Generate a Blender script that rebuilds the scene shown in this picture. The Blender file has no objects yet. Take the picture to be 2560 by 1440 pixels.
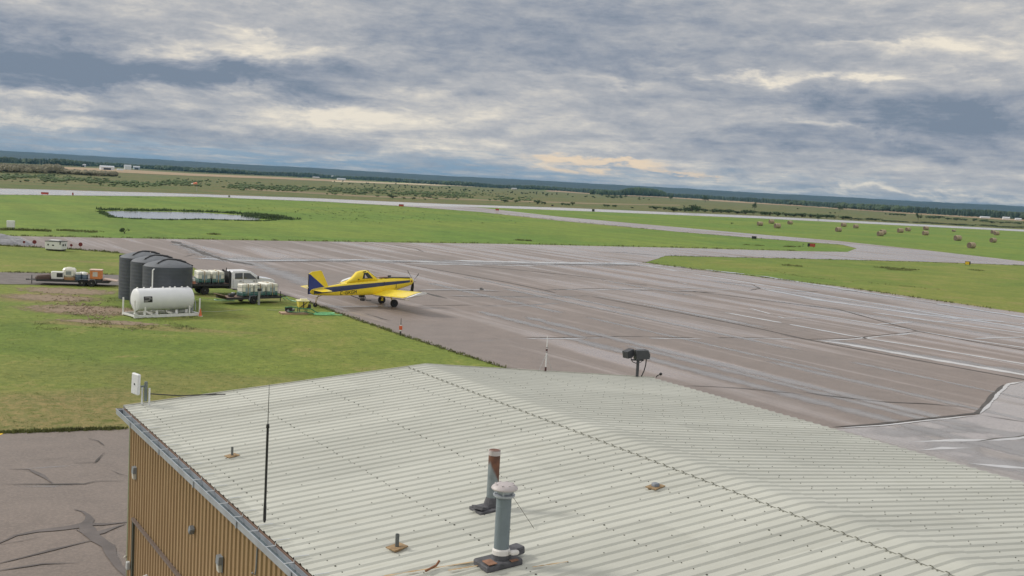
import bpy, math, random
from mathutils import Vector, Matrix, noise
random.seed(7)
D = math.radians
# ---------------------------------------------------------------- camera, sky, sun, exposure
scene = bpy.context.scene
col = scene.collection
F = 2800.0; ROLL = D(3.13); PITCH = math.atan(257.6 / F); CAMH = 12.0
cd = bpy.data.cameras.new('camera'); cam = bpy.data.objects.new('camera', cd); col.objects.link(cam)
MC = Matrix.Rotation(math.pi / 2 - PITCH, 3, 'X') @ Matrix.Rotation(ROLL, 3, 'Z')
cam.matrix_world = Matrix.Translation((0, 0, CAMH)) @ MC.to_4x4()
cd.sensor_width = 36.0; cd.lens = 36.0 * F / 2560.0; cd.clip_start = 0.1; cd.clip_end = 60000
scene.camera = cam
scene.view_settings.view_transform = 'Standard'; scene.view_settings.look = 'None'
scene.view_settings.exposure = 0.75; scene.view_settings.gamma = 1.0

def ray(x, y): return MC @ Vector((x - 1280.0, 720.0 - y, -F))
def at(x, y, z=0.0):                       # a point of the photograph at a known height -> its place in the world
    d = ray(x, y); t = (z - CAMH) / d.z
    return Vector((d.x * t, d.y * t, z))
def on_plane(x, y, p, n):
    d = ray(x, y); o = Vector((0, 0, CAMH)); t = (p - o).dot(n) / d.dot(n)
    return o + d * t
def depth(p): return -(MC.transposed() @ (Vector(p) - Vector((0, 0, CAMH)))).z
def mpp(p): return depth(p) / F            # metres per photograph pixel there
def azim(a, b): d = b - a; return math.atan2(d.x, d.y)
def rz_of(az): return math.pi / 2 - az     # local +x points along this azimuth

SUN_AZ = D(-72); SUN_EL = D(33)
sd = bpy.data.lights.new('sun', 'SUN'); sd.energy = 1.5; sd.angle = D(11); sd.color = (1.0, 0.95, 0.87)
so = bpy.data.objects.new('sun', sd); col.objects.link(so)
sv = Vector((math.sin(SUN_AZ) * math.cos(SUN_EL), math.cos(SUN_AZ) * math.cos(SUN_EL), math.sin(SUN_EL)))
so.rotation_euler = sv.to_track_quat('Z', 'Y').to_euler(); so.location = (0, 0, 60)

class NT:                                   # tiny node helper
    def __init__(s, nt): s.nt = nt; s.n = nt.nodes; s.l = nt.links
    def new(s, t, **k):
        n = s.n.new(t)
        for a, v in k.items(): setattr(n, a, v)
        return n
    def put(s, sock, v):
        if hasattr(v, 'links') or isinstance(v, bpy.types.NodeSocket): s.l.new(v, sock)
        elif isinstance(v, (tuple, list)) and len(v) == 3 and sock.type == 'RGBA': sock.default_value = (*v, 1)
        else: sock.default_value = v
    def m(s, op, a, b=0.0, c=None, clamp=False):
        n = s.new('ShaderNodeMath', operation=op, use_clamp=clamp); s.put(n.inputs[0], a); s.put(n.inputs[1], b)
        if c is not None: s.put(n.inputs[2], c)
        return n.outputs[0]
    def v(s, op, a, b=None, out=0):
        n = s.new('ShaderNodeVectorMath', operation=op); s.put(n.inputs[0], a)
        if b is not None: s.put(n.inputs[1], b)
        return n.outputs[out]
    def xyz(s, a):
        n = s.new('ShaderNodeSeparateXYZ'); s.put(n.inputs[0], a); return n.outputs
    def comb(s, x, y, z=0.0):
        n = s.new('ShaderNodeCombineXYZ')
        for i, q in enumerate((x, y, z)): s.put(n.inputs[i], q)
        return n.outputs[0]
    def noise(s, vec, scale, detail=3.0, rough=0.5, dist=0.0, col=False):
        n = s.new('ShaderNodeTexNoise'); s.put(n.inputs['Vector'], vec); n.inputs['Scale'].default_value = scale
        n.inputs['Detail'].default_value = detail; n.inputs['Roughness'].default_value = rough; n.inputs['Distortion'].default_value = dist
        return n.outputs['Color' if col else 'Fac']
    def ramp(s, f, stops, interp='LINEAR'):
        n = s.new('ShaderNodeValToRGB'); s.put(n.inputs[0], f); r = n.color_ramp; r.interpolation = interp
        while len(r.elements) < len(stops): r.elements.new(0.5)
        for e, (p, c) in zip(r.elements, stops):
            e.position = p; e.color = (*c, 1) if isinstance(c, tuple) else (c, c, c, 1)
        return n.outputs[0]
    def mix(s, f, a, b, mode='MIX'):
        n = s.new('ShaderNodeMix', data_type='RGBA', blend_type=mode); s.put(n.inputs[0], f); s.put(n.inputs[6], a); s.put(n.inputs[7], b)
        return n.outputs[2]
    def ss(s, x, lo, hi):
        n = s.new('ShaderNodeMapRange', interpolation_type='SMOOTHSTEP'); s.put(n.inputs[0], x)
        n.inputs[1].default_value = lo; n.inputs[2].default_value = hi; return n.outputs[0]

def srgb(*c): return tuple(((v / 255 + 0.055) / 1.055) ** 2.4 if v > 10 else v / 255 / 12.92 for v in c)

def disp(*c): return tuple(v/2**0.75 for v in srgb(*c))   # a sky colour as it should read at this exposure
# sky: physical sky seen through a deck of broken cloud, all in direction space
world = bpy.data.worlds.new('World'); scene.world = world; world.use_nodes = True
W = NT(world.node_tree); W.n.clear()
sky = W.new('ShaderNodeTexSky', sky_type='NISHITA', sun_disc=False, sun_elevation=SUN_EL, sun_rotation=SUN_AZ)
sky.altitude = 480; sky.air_density = 1.0; sky.dust_density = 2.0
skyc = W.mix(1.0, sky.outputs[0], (0.080, 0.080, 0.083), 'MULTIPLY')
geo = W.new('ShaderNodeTexCoord').outputs['Generated']
dirn = W.v('NORMALIZE', geo)
dx, dy, dz = W.xyz(dirn)
zz = W.m('MAXIMUM', dz, 0.0)
k = W.m('DIVIDE', 1.0, W.m('ADD', zz, 0.045))
px_, py_ = W.m('MULTIPLY', dx, k), W.m('MULTIPLY', dy, k)
P = W.comb(px_, W.m('MULTIPLY', py_, 0.8), 0.0)
n1 = W.noise(P, 0.62, 11, 0.62, 0.25)
n2 = W.noise(W.v('ADD', P, (13.1, 4.7, 2.0)), 0.28, 5, 0.5, 0.2)
P3 = W.comb(px_, W.m('MULTIPLY', py_, 0.55), 3.0)
n3 = W.noise(P3, 2.1, 6, 0.6, 0.6)
az = W.m('ARCTAN2', dx, dy)
el = W.m('ARCSINE', dz)
wob = W.noise(W.comb(W.m('MULTIPLY', az, 14.0), W.m('MULTIPLY', el, 40.0)), 1.0, 6, 0.62, 0.4, col=True)
wx, wy, _ = W.xyz(W.v('SUBTRACT', wob, (0.5, 0.5, 0.5)))
azw = W.m('MULTIPLY_ADD', wx, 0.22, az); elw = W.m('MULTIPLY_ADD', wy, 0.050, el)
def blob(x, y, rx, ry, w, slope=0.0547):   # a cloud mass of the photographed sky, as a direction
    d = ray(x, y).normalized(); a0 = math.atan2(d.x, d.y); e0 = math.asin(d.z)
    u = W.m('MULTIPLY', W.m('SUBTRACT', azw, a0), F / rx)
    v0 = W.m('MULTIPLY', W.m('SUBTRACT', azw, a0), -(slope - 0.0547))
    v = W.m('MULTIPLY', W.m('SUBTRACT', W.m('SUBTRACT', elw, e0), v0), F / ry)
    q = W.m('ADD', W.m('MULTIPLY', u, u), W.m('MULTIPLY', v, v))
    return W.m('MULTIPLY', W.m('EXPONENT', W.m('MULTIPLY', q, -1.0)), w)
blobs = [(150,120,420,70,-.30),(560,190,480,42,-.34),(60,190,200,36,-.26),(900,170,160,20,-.12),
         (640,125,230,26,.34),(420,105,180,22,.16),(120,238,190,16,.26),(480,225,260,16,.16),(150,300,170,18,.30),(430,330,260,40,-.22),(330,268,260,20,-.10),
         (950,300,420,38,.22),(760,270,220,18,.16),(1150,240,300,22,.16),(1250,100,420,90,-.14),(1560,60,420,80,-.16),(1500,170,420,50,-.12),
         (1860,182,170,12,.36),(2180,190,100,12,.26),(2420,120,260,22,.24),(2150,105,140,10,.14),(1500,205,200,14,.18),(1150,345,420,26,.10),
         (2230,275,240,46,-.34),(2440,340,260,60,-.26),(1950,370,230,32,-.20),(2300,75,200,40,-.06),(2470,215,90,26,-.14),(1600,350,160,18,-.12),
         (1480,408,120,9,.42),(1660,428,60,6,.34),(2030,305,60,9,.26),(2200,400,330,18,.12),(1800,425,230,14,.12),(2450,440,200,12,.08),
         (60,345,130,16,-.12),(520,380,150,12,.10),(1080,375,90,9,.14),(1900,462,400,9,.12),(2350,492,420,7,.26)]
tot = None
for b in blobs:
    r = blob(*b); tot = r if tot is None else W.m('ADD', tot, r)
base = W.m('ADD', W.m('MULTIPLY', n1, 0.95), W.m('MULTIPLY', n2, 0.35))
base = W.m('ADD', base, W.m('MULTIPLY', W.m('SUBTRACT', n3, 0.5), 0.16))
n4 = W.noise(W.comb(W.m('MULTIPLY', az, 20.0), W.m('MULTIPLY', el, 62.0), 5.0), 1.0, 10, 0.64, 0.15)   # heaped cloud low down
n5 = W.noise(W.comb(W.m('MULTIPLY', azw, 42.0), W.m('MULTIPLY', elw, 190.0), 9.0), 1.0, 8, 0.62, 0.1)
n6 = W.noise(W.comb(W.m('MULTIPLY', az, 20.0), W.m('MULTIPLY_ADD', el, 62.0, 0.55), 5.0), 1.0, 10, 0.64, 0.15)   # the same heaps looked at a little higher: lights their tops
n7 = W.noise(W.comb(W.m('MULTIPLY', azw, 42.0), W.m('MULTIPLY_ADD', elw, 190.0, 0.8), 9.0), 1.0, 8, 0.62, 0.1)
base = W.m('ADD', base, W.m('ADD', W.m('MULTIPLY', W.m('SUBTRACT', n4, n6), 0.34), W.m('MULTIPLY', W.m('SUBTRACT', n5, n7), 0.10)))
base = W.m('ADD', base, W.m('MULTIPLY', W.m('SUBTRACT', n5, 0.5), 0.12))
base = W.m('ADD', W.m('MULTIPLY', base, 0.72), W.m('ADD', W.m('MULTIPLY', n4, 0.48), 0.0))
val = W.m('SUBTRACT', W.m('ADD', base, W.m('MULTIPLY', tot, 1.0)), 0.14)
cloud = W.ramp(val, [(0.18, disp(124,137,154)), (0.34, disp(147,155,168)), (0.47, disp(167,171,178)), (0.58, disp(183,184,187)),
                     (0.70, disp(204,201,197)), (0.88, disp(238,229,213))])
warm = W.m('MULTIPLY', W.m('ADD', blob(1470,408,130,12,1.0), blob(1660,430,60,8,1.0)), W.ss(val, 0.58, 0.80))
cloud = W.mix(W.m('MINIMUM', warm, 0.55), cloud, disp(246,212,170))
# clear pale blue between the clouds, low on the left and along the horizon
gap = W.m('ADD', blob(150,355,620,30,.9), W.m('ADD', blob(900,405,560,24,.8), W.m('ADD', blob(1300,430,500,16,.5), blob(2200,465,600,10,.35))))
gap = W.m('MULTIPLY', W.m('MULTIPLY', gap, 0.72), W.ss(W.m('ADD', W.m('MULTIPLY', n3, .6), W.m('MULTIPLY', n1, .4)), 0.62, 0.42), clamp=True)
blue = W.mix(0.8, skyc, disp(130,164,194))
final = W.mix(gap, cloud, blue)
# deck overhead and behind the camera brightened as added fill, the ground half dark
lift = W.m('MAXIMUM', W.ss(dz, 0.16, 0.7), W.m('MULTIPLY', W.ss(W.m('MULTIPLY', dy, -1.0), 0.1, 0.7), 0.75))
final = W.mix(W.m('MULTIPLY', lift, 1.0), final, W.mix(1.0, final, (1.9, 1.85, 1.75), 'MULTIPLY'))
final = W.mix(W.ss(dz, 0.0, -0.05), final, (0.12, 0.13, 0.11))
bg = W.new('ShaderNodeBackground'); W.put(bg.inputs[0], final); bg.inputs[1].default_value = 1.0
wo = W.new('ShaderNodeOutputWorld'); W.l.new(bg.outputs[0], wo.inputs[0])

# ---------------------------------------------------------------- helpers
class MB:
    def __init__(s): s.v = []; s.f = []
    def add(s, vs, fs):
        o = len(s.v); s.v += [tuple(v) for v in vs]; s.f += [tuple(i + o for i in f) for f in fs]; return s
    def box(s, x0, x1, y0, y1, z0, z1):
        return s.add([(x0,y0,z0),(x1,y0,z0),(x1,y1,z0),(x0,y1,z0),(x0,y0,z1),(x1,y0,z1),(x1,y1,z1),(x0,y1,z1)],
                     [(3,2,1,0),(4,5,6,7),(0,1,5,4),(1,2,6,5),(2,3,7,6),(3,0,4,7)])
    def cbox(s, c, sz, rz=0, rx=0, ry=0, bev=0):
        R = Matrix.Rotation(rz,3,'Z') @ Matrix.Rotation(ry,3,'Y') @ Matrix.Rotation(rx,3,'X')
        a, b, d = (q / 2 for q in sz)
        if not bev:
            vs = [(x*a,y*b,z*d) for z in (-1,1) for x,y in ((-1,-1),(1,-1),(1,1),(-1,1))]
            fs = [(3,2,1,0),(4,5,6,7),(0,1,5,4),(1,2,6,5),(2,3,7,6),(3,0,4,7)]
        else:
            vs = []; e = bev
            ring = lambda aa, bb, z: [(-aa+e,-bb,z),(aa-e,-bb,z),(aa,-bb+e,z),(aa,bb-e,z),(aa-e,bb,z),(-aa+e,bb,z),(-aa,bb-e,z),(-aa,-bb+e,z)]
            vs = ring(a-e*.6,b-e*.6,-d)+ring(a,b,-d+e)+ring(a,b,d-e)+ring(a-e*.6,b-e*.6,d)
            fs = [tuple(range(7,-1,-1)), tuple(range(24,32))]
            for k in range(3):
                for i in range(8): j=(i+1)%8; fs.append((k*8+i,k*8+j,k*8+8+j,k*8+8+i))
        c = Vector(c)
        return s.add([R @ Vector(v) + c for v in vs], fs)
    def cyl(s, p0, p1, r0, r1=None, n=12, caps=True):
        r1 = r0 if r1 is None else r1
        p0, p1 = Vector(p0), Vector(p1); d = (p1 - p0).normalized()
        a = d.orthogonal().normalized(); b = d.cross(a)
        vs = []
        for p, r in ((p0, r0), (p1, r1)):
            for i in range(n):
                t = 2*math.pi*i/n; vs.append(p + (a*math.cos(t) + b*math.sin(t))*r)
        fs = [(i, (i+1)%n, n+(i+1)%n, n+i) for i in range(n)]
        if caps: fs += [tuple(range(n-1,-1,-1)), tuple(range(n, 2*n))]
        return s.add(vs, fs)
    def lathe(s, prof, c=(0,0,0), n=24, axis='z'):   # prof: (r, h)
        vs = []; c = Vector(c)
        for r, h in prof:
            for i in range(n):
                t = 2*math.pi*i/n; q = (r*math.cos(t), r*math.sin(t), h)
                if axis == 'x': q = (q[2], q[0], q[1])
                if axis == 'y': q = (q[0], q[2], q[1])
                vs.append(c + Vector(q))
        m = len(prof); fs = []
        for k in range(m-1):
            for i in range(n): j=(i+1)%n; fs.append((k*n+i,k*n+j,k*n+n+j,k*n+n+i))
        fs += [tuple(range(n-1,-1,-1)), tuple(range((m-1)*n, m*n))]
        return s.add(vs, fs)
    def prism(s, poly, y0, y1):                       # polygon in x,z extruded along y
        n = len(poly); vs = [(x,y0,z) for x,z in poly] + [(x,y1,z) for x,z in poly]
        return s.add(vs, [tuple(range(n)), tuple(range(2*n-1,n-1,-1))] + [(i,n+i,n+(i+1)%n,(i+1)%n) for i in range(n)])
    def tube(s, pts, r, n=6):
        pts = [Vector(p) for p in pts]; rings = []
        for i, p in enumerate(pts):
            d = (pts[min(i+1,len(pts)-1)] - pts[max(i-1,0)]).normalized()
            a = d.cross(Vector((0,0,1))); a = a.normalized() if a.length > 1e-3 else Vector((1,0,0)); b = d.cross(a)
            rings += [p + (a*math.cos(2*math.pi*k/n) + b*math.sin(2*math.pi*k/n))*r for k in range(n)]
        fs = []
        for i in range(len(pts)-1):
            for k in range(n): fs.append((i*n+k,i*n+(k+1)%n,(i+1)*n+(k+1)%n,(i+1)*n+k))
        fs += [tuple(range(n-1,-1,-1)), tuple(range((len(pts)-1)*n, len(pts)*n))]
        return s.add(rings, fs)
    def loft(s, secs):
        n = len(secs[0]); vs = [p for sec in secs for p in sec]; fs = []
        for k in range(len(secs)-1):
            for i in range(n): j=(i+1)%n; fs.append((k*n+i,k*n+j,k*n+n+j,k*n+n+i))
        fs += [tuple(range(n-1,-1,-1)), tuple(range((len(secs)-1)*n, len(secs)*n))]
        return s.add(vs, fs)
    def build(s, name, mat, parent=None, smooth=False, **props):
        me = bpy.data.meshes.new(name); me.from_pydata(s.v, [], s.f); me.update()
        import bmesh
        if len(s.f) < 60000:
            bm = bmesh.new(); bm.from_mesh(me); bmesh.ops.recalc_face_normals(bm, faces=bm.faces); bm.to_mesh(me); bm.free()
        for m in (mat if isinstance(mat, list) else [mat]): me.materials.append(m)
        if smooth:
            me.polygons.foreach_set('use_smooth', [True]*len(me.polygons))
            try: me.set_sharp_from_angle(angle=D(38))
            except Exception: pass
        o = bpy.data.objects.new(name, me); col.objects.link(o)
        if parent: o.parent = parent
        for a, b in props.items(): o[a] = b
        return o

def thing(name, label, cat, loc=(0,0,0), rz=0, group=None):
    o = bpy.data.objects.new(name, None); col.objects.link(o); o.empty_display_size = .3
    o.location = loc; o.rotation_euler = (0,0,rz); o['label'] = label; o['category'] = cat
    if group: o['group'] = group
    return o
def copy_tree(o, parent=None):
    c = o.copy(); col.objects.link(c)
    if parent: c.parent = parent
    for ch in list(o.children): copy_tree(ch, c)
    return c

def mat(name, c, rough=0.6, metal=0.0, var=0.12, scale=3.0, bump=0.0, bscale=20.0, coat=0.0, tint=None, emis=None, stretch=None):
    m = bpy.data.materials.new(name); m.use_nodes = True; T = NT(m.node_tree)
    b = T.n['Principled BSDF']; tc = T.new('ShaderNodeTexCoord').outputs['Object']
    if stretch: tc = T.v('MULTIPLY', tc, stretch)
    n = T.noise(tc, scale, 5, 0.6)
    dark = tuple(v*(1-var) for v in c) if tint is None else tint; light = tuple(min(1, v*(1+var)) for v in c)
    T.put(b.inputs['Base Color'], T.ramp(n, [(0.3, dark), (0.7, light)]))
    T.put(b.inputs['Roughness'], T.m('MULTIPLY_ADD', T.noise(tc, scale*2.3, 3), 0.2, rough-0.1, clamp=True))
    b.inputs['Metallic'].default_value = metal
    if coat: b.inputs['Coat Weight'].default_value = coat
    if bump:
        bn = T.new('ShaderNodeBump'); bn.inputs['Strength'].default_value = bump; bn.inputs['Distance'].default_value = 0.02
        T.put(bn.inputs['Height'], T.noise(tc, bscale, 4)); T.l.new(bn.outputs[0], b.inputs['Normal'])
    return m

# ---------------------------------------------------------------- materials of the ground
LANE = D(148.5)                                     # paving lanes run this way
UL = (math.sin(LANE), math.cos(LANE)); VL = (math.cos(LANE), -math.sin(LANE))
def ground_coord(T): return T.new('ShaderNodeTexCoord').outputs['Object']
def lane_coord(T, su, sv):
    tc = ground_coord(T)
    u = T.v('DOT_PRODUCT', tc, (UL[0], UL[1], 0), out=1); v = T.v('DOT_PRODUCT', tc, (VL[0], VL[1], 0), out=1)
    return T.comb(T.m('MULTIPLY', u, su), T.m('MULTIPLY', v, sv)), u, v

def tarmac_material(name, dry, wet_amount, wet_side=0.0, ior=1.6):
    m = bpy.data.materials.new(name); m.use_nodes = True; T = NT(m.node_tree); b = T.n['Principled BSDF']
    tc = ground_coord(T)
    lc, u, v = lane_coord(T, 0.016, 0.30)
    st = T.noise(lc, 1.0, 4, 0.55, 0.3)             # long streaks of damp
    lc2, _, _ = lane_coord(T, 0.05, 1.1); st2 = T.noise(lc2, 1.0, 3, 0.5)
    big = T.noise(tc, 0.035, 4, 0.55)
    grit = T.noise(tc, 9.0, 5, 0.75)
    med = T.noise(tc, 0.6, 5, 0.6)
    s = T.m('ADD', T.m('MULTIPLY', st, 0.72), T.m('ADD', T.m('MULTIPLY', st2, 0.06), T.m('MULTIPLY', big, 0.30)))
    side = T.v('DOT_PRODUCT', tc, (0.8, 0.6, 0), out=1)
    s = T.m('ADD', s, T.m('MULTIPLY', T.ss(side, 55, 170), wet_side))     # lower ground to the right holds more rain
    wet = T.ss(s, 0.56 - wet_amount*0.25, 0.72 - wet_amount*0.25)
    c = T.ramp(med, [(0.3, tuple(q*0.86 for q in dry)), (0.7, tuple(q*1.14 for q in dry))])
    c = T.mix(T.m('MULTIPLY', T.m('SUBTRACT', grit, 0.44, clamp=True), 2.6, clamp=True), c, tuple(q*1.7 for q in dry))
    c = T.mix(T.ss(big, 0.35, 0.7), c, T.mix(1.0, c, (1.10, 1.06, 1.03), 'MULTIPLY'))
    c = T.mix(T.m('MULTIPLY', wet, 0.9), c, T.mix(1.0, c, (1.75, 1.80, 1.86), 'MULTIPLY'))  # wet streaks also lightened in colour, standing in for reflected sky
    T.put(b.inputs['Base Color'], c)
    T.put(b.inputs['Roughness'], T.m('SUBTRACT', 0.62, T.m('MULTIPLY', wet, 0.44)))
    b.inputs['IOR'].default_value = ior
    bn = T.new('ShaderNodeBump'); T.put(bn.inputs['Strength'], T.m('MULTIPLY_ADD', wet, -0.25, 0.34)); bn.inputs['Distance'].default_value = 0.02
    T.put(bn.inputs['Height'], grit); T.l.new(bn.outputs[0], b.inputs['Normal'])
    return m
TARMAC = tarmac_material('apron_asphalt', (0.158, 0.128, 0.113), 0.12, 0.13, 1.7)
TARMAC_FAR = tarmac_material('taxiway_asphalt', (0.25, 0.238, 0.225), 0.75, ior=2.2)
TARMAC_NEAR = tarmac_material('near_asphalt', (0.150, 0.122, 0.104), -0.1)
TARMAC_WET = tarmac_material('soaked_asphalt', (0.17, 0.15, 0.14), 0.75, 0.0, 2.0)
GRAVEL = mat('gravel_road', (0.14, 0.122, 0.112), 0.8, var=.25, scale=.8, bump=.4, bscale=6)

def water_material(name, c, rough, ior, alpha_noise=False):
    m = bpy.data.materials.new(name); m.use_nodes = True; T = NT(m.node_tree); b = T.n['Principled BSDF']
    tc = ground_coord(T)
    T.put(b.inputs['Base Color'], T.ramp(T.noise(tc, .5, 3), [(.3, tuple(q*.8 for q in c)), (.7, c)]))
    T.put(b.inputs['Roughness'], T.m('MULTIPLY_ADD', T.noise(tc, 1.3, 4), 0.16, rough)); b.inputs['IOR'].default_value = ior
    bn = T.new('ShaderNodeBump'); bn.inputs['Strength'].default_value = .05; bn.inputs['Distance'].default_value = 0.01
    T.put(bn.inputs['Height'], T.noise(tc, 4.0, 3)); T.l.new(bn.outputs[0], b.inputs['Normal'])
    return m
PUDDLE = water_material('rain_water_pale_sheen', (0.60, 0.59, 0.59), 0.03, 3.0)  # standing water; its pale base colour paints in the bright sky reflection
DAMP = water_material('damp_film_sheen', (0.37, 0.35, 0.345), 0.14, 2.3)  # damp streaks, with sky sheen put into the light base colour
T = NT(DAMP.node_tree); at_ = T.new('ShaderNodeAttribute', attribute_name='film'); ms = T.new('ShaderNodeMixShader'); tb = T.new('ShaderNodeBsdfTransparent')
fac = T.m('MULTIPLY', T.ss(T.m('ADD', at_.outputs['Fac'], T.m('MULTIPLY', T.m('SUBTRACT', T.noise(ground_coord(T), .8, 5, .6), .5), .7)), .1, 1.1), .75)
T.l.new(fac, ms.inputs[0]); T.l.new(tb.outputs[0], ms.inputs[1]); T.l.new(T.n['Principled BSDF'].outputs[0], ms.inputs[2]); T.l.new(ms.outputs[0], T.n['Material Output'].inputs['Surface'])
PONDW = water_material('pond_water', (0.34, 0.35, 0.38), 0.03, 2.0)
SEAL = mat('crack_filler', (0.070, 0.062, 0.056), 0.7, var=.35, scale=1.5, bump=.3, bscale=8)
SEALB = mat('old_crack_patch', (0.112, 0.096, 0.09), 0.65, var=.25, scale=1.2, bump=.3, bscale=8)

def grass_material(name, g1, g2, dryc, dry_amt=0.0, spots=(), fine=1.0, stripes=0.0):
    m = bpy.data.materials.new(name); m.use_nodes = True; T = NT(m.node_tree); b = T.n['Principled BSDF']
    tc = ground_coord(T)
    big = T.noise(tc, 0.022, 5, 0.6, 0.4); mid = T.noise(tc, 0.22, 5, 0.62, 0.3); sm = T.noise(tc, 1.7*fine, 6, 0.7); tiny = T.noise(tc, 7*fine, 4, 0.7)
    c = T.mix(T.ss(big, 0.35, 0.65), g1, g2)
    dr = T.m('ADD', T.m('MULTIPLY', mid, 0.55), T.m('ADD', T.m('MULTIPLY', big, 0.2), T.m('MULTIPLY', sm, 0.30)))
    f = T.ss(dr, 0.60 - dry_amt, 0.80 - dry_amt)
    for (x, y, rx, ry, w) in spots:                  # worn or parched places
        p = T.v('MULTIPLY', T.v('SUBTRACT', tc, (x, y, 0)), (1/rx, 1/ry, 0))
        r = T.v('LENGTH', p, out=1)
        g = T.m('MULTIPLY', T.m('SUBTRACT', 1.0, T.ss(T.m('MULTIPLY_ADD', mid, 0.9, T.m('SUBTRACT', r, .45)), 0.45, 1.1)), w)
        f = T.m('MAXIMUM', f, T.m('MULTIPLY', g, T.ss(T.m('ADD', T.m('MULTIPLY', sm, .7), T.m('MULTIPLY', tiny, .3)), 0.25, 0.62)))
    c = T.mix(1.0, c, T.ramp(mid, [(.32,(.82,.86,.82)),(.68,(1.16,1.12,1.1))]), 'MULTIPLY')
    c = T.mix(T.m('MINIMUM', f, 0.95), c, dryc)
    lum = T.m('ADD', T.m('MULTIPLY', sm, 0.9), T.m('MULTIPLY', tiny, 0.7))
    c = T.mix(1.0, c, T.ramp(lum, [(0.64, (0.70,0.74,0.68)), (0.80, (1.0,1.0,1.0)), (0.95, (1.26,1.22,1.12))]), 'MULTIPLY')
    if stripes:
        lc, _, _ = lane_coord(T, 0.010, 0.16); sn = T.noise(lc, 1.0, 2, 0.4)
        c = T.mix(1.0, c, T.ramp(sn, [(.35, (1-stripes,)*3), (.65, (1+stripes,)*3)]), 'MULTIPLY')
    T.put(b.inputs['Base Color'], c); b.inputs['Roughness'].default_value = 0.85; b.inputs['Specular IOR Level'].default_value = 0.25
    bn = T.new('ShaderNodeBump'); bn.inputs['Strength'].default_value = 0.7; bn.inputs['Distance'].default_value = 0.12
    T.put(bn.inputs['Height'], T.m('ADD', sm, T.m('MULTIPLY', tiny, .5))); T.l.new(bn.outputs[0], b.inputs['Normal'])
    return m
def g(x, y): p = at(x, y); return p.x, p.y
sp = [(*g(140,1030), 14, 6, .9), (*g(330,1010), 12, 5, .7), (*g(40,930), 12, 6, .25), (*g(560,960), 10, 4, .45),
      (*g(215,775), 6.5, 3.6, 1.0), (*g(110,745), 5, 5, .9), (*g(265,812), 6, 1.8, .9), (*g(420,822), 8, 1.4, .8), (*g(230,655), 9, 1.6, .6), (*g(600,744), 6, 2, .7)]
GRASS = grass_material('airfield_grass', (0.122,0.182,0.028), (0.182,0.210,0.040), (0.235,0.180,0.080), 0.06, sp, 1.0, 0.05)
GRASS_MID = grass_material('mown_hay_field', (0.112,0.190,0.028), (0.158,0.214,0.034), (0.165,0.165,0.05), -0.02, (), 0.5, 0.08)
MEADOW = grass_material('rough_meadow', (0.085,0.118,0.030), (0.140,0.130,0.048), (0.165,0.132,0.060), 0.10, (), 0.12, 0.0)
STUBBLE = mat('stubble_field', (0.33, 0.235, 0.13), 0.9, var=.18, scale=.01)
STRAW = mat('pale_crop', (0.50, 0.42, 0.26), 0.9, var=.15, scale=.01)
SANDY = mat('bare_sandy_soil', (0.30, 0.225, 0.16), 0.9, var=.3, scale=1.1, bump=.5, bscale=5)

def sheet(name, pts, z, material, px=True, step=None, jitter=0.0, **kw):
    P_ = [at(x, y) if px else Vector((x, y, 0)) for x, y in pts]
    if step:
        q = []
        for i, a in enumerate(P_):
            b = P_[(i+1) % len(P_)]; d = (b-a).length; st = max(step, d/400); k = max(1, int(d/st))
            nrm = Vector((-(b-a).y, (b-a).x, 0)).normalized()
            for j in range(k):
                t = j/k; p = a.lerp(b, t); jj = jitter*min(1, st/1.0)*(1 + depth(p)/150)
                w = (noise.noise(Vector((p.x*.35, p.y*.35, 1.7))) + .6*noise.noise(Vector((p.x*1.3, p.y*1.3, 5.1))))*jj if j else 0
                q.append(p + nrm*w)
        P_ = q
    from mathutils.geometry import tessellate_polygon
    tris = tessellate_polygon([P_])
    m = MB().add([(p.x, p.y, z) for p in P_], [tuple(t) for t in tris])
    o = m.build(name, material, None, kind='structure')
    me = o.data
    for p in me.polygons:
        if p.normal.z < 0: p.flip()
    return o

# ---------------------------------------------------------------- ground and pavements
G = 14000.0
MB().add([(-G,-600,0),(G,-600,0),(G,G,0),(-G,G,0)], [(0,1,2,3)]).build('ground', GRASS, None, kind='structure')
# mown field between the apron and the runway, and the hay field right of the taxiway
sheet('hay_field', [(-300,470),(500,492),(800,504),(1000,516),(1200,532),(1400,554),(1700,582),(2000,606),(2135,620),(2128,629),(1990,627),(1700,619),(1250,609),(800,603),(430,597),(0,589),(-300,583)], 0.010, GRASS_MID, step=6, jitter=.25)
sheet('bale_field', [(1120,516),(1400,523),(1900,545),(2560,580),(3000,603),(3000,700),(2560,653),(2300,623),(2100,602),(1850,581),(1400,541)], 0.010, GRASS_MID)
sheet('meadow', [(-600,462),(0,471),(400,482),(750,494),(1000,505),(1150,511),(1400,519),(1900,540),(2560,573),(3100,600),(3100,571),(2560,542),(2000,512),(1600,490),(1280,472),(900,451),(600,435),(300,419),(0,403),(-600,372)], 0.020, MEADOW)
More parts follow.
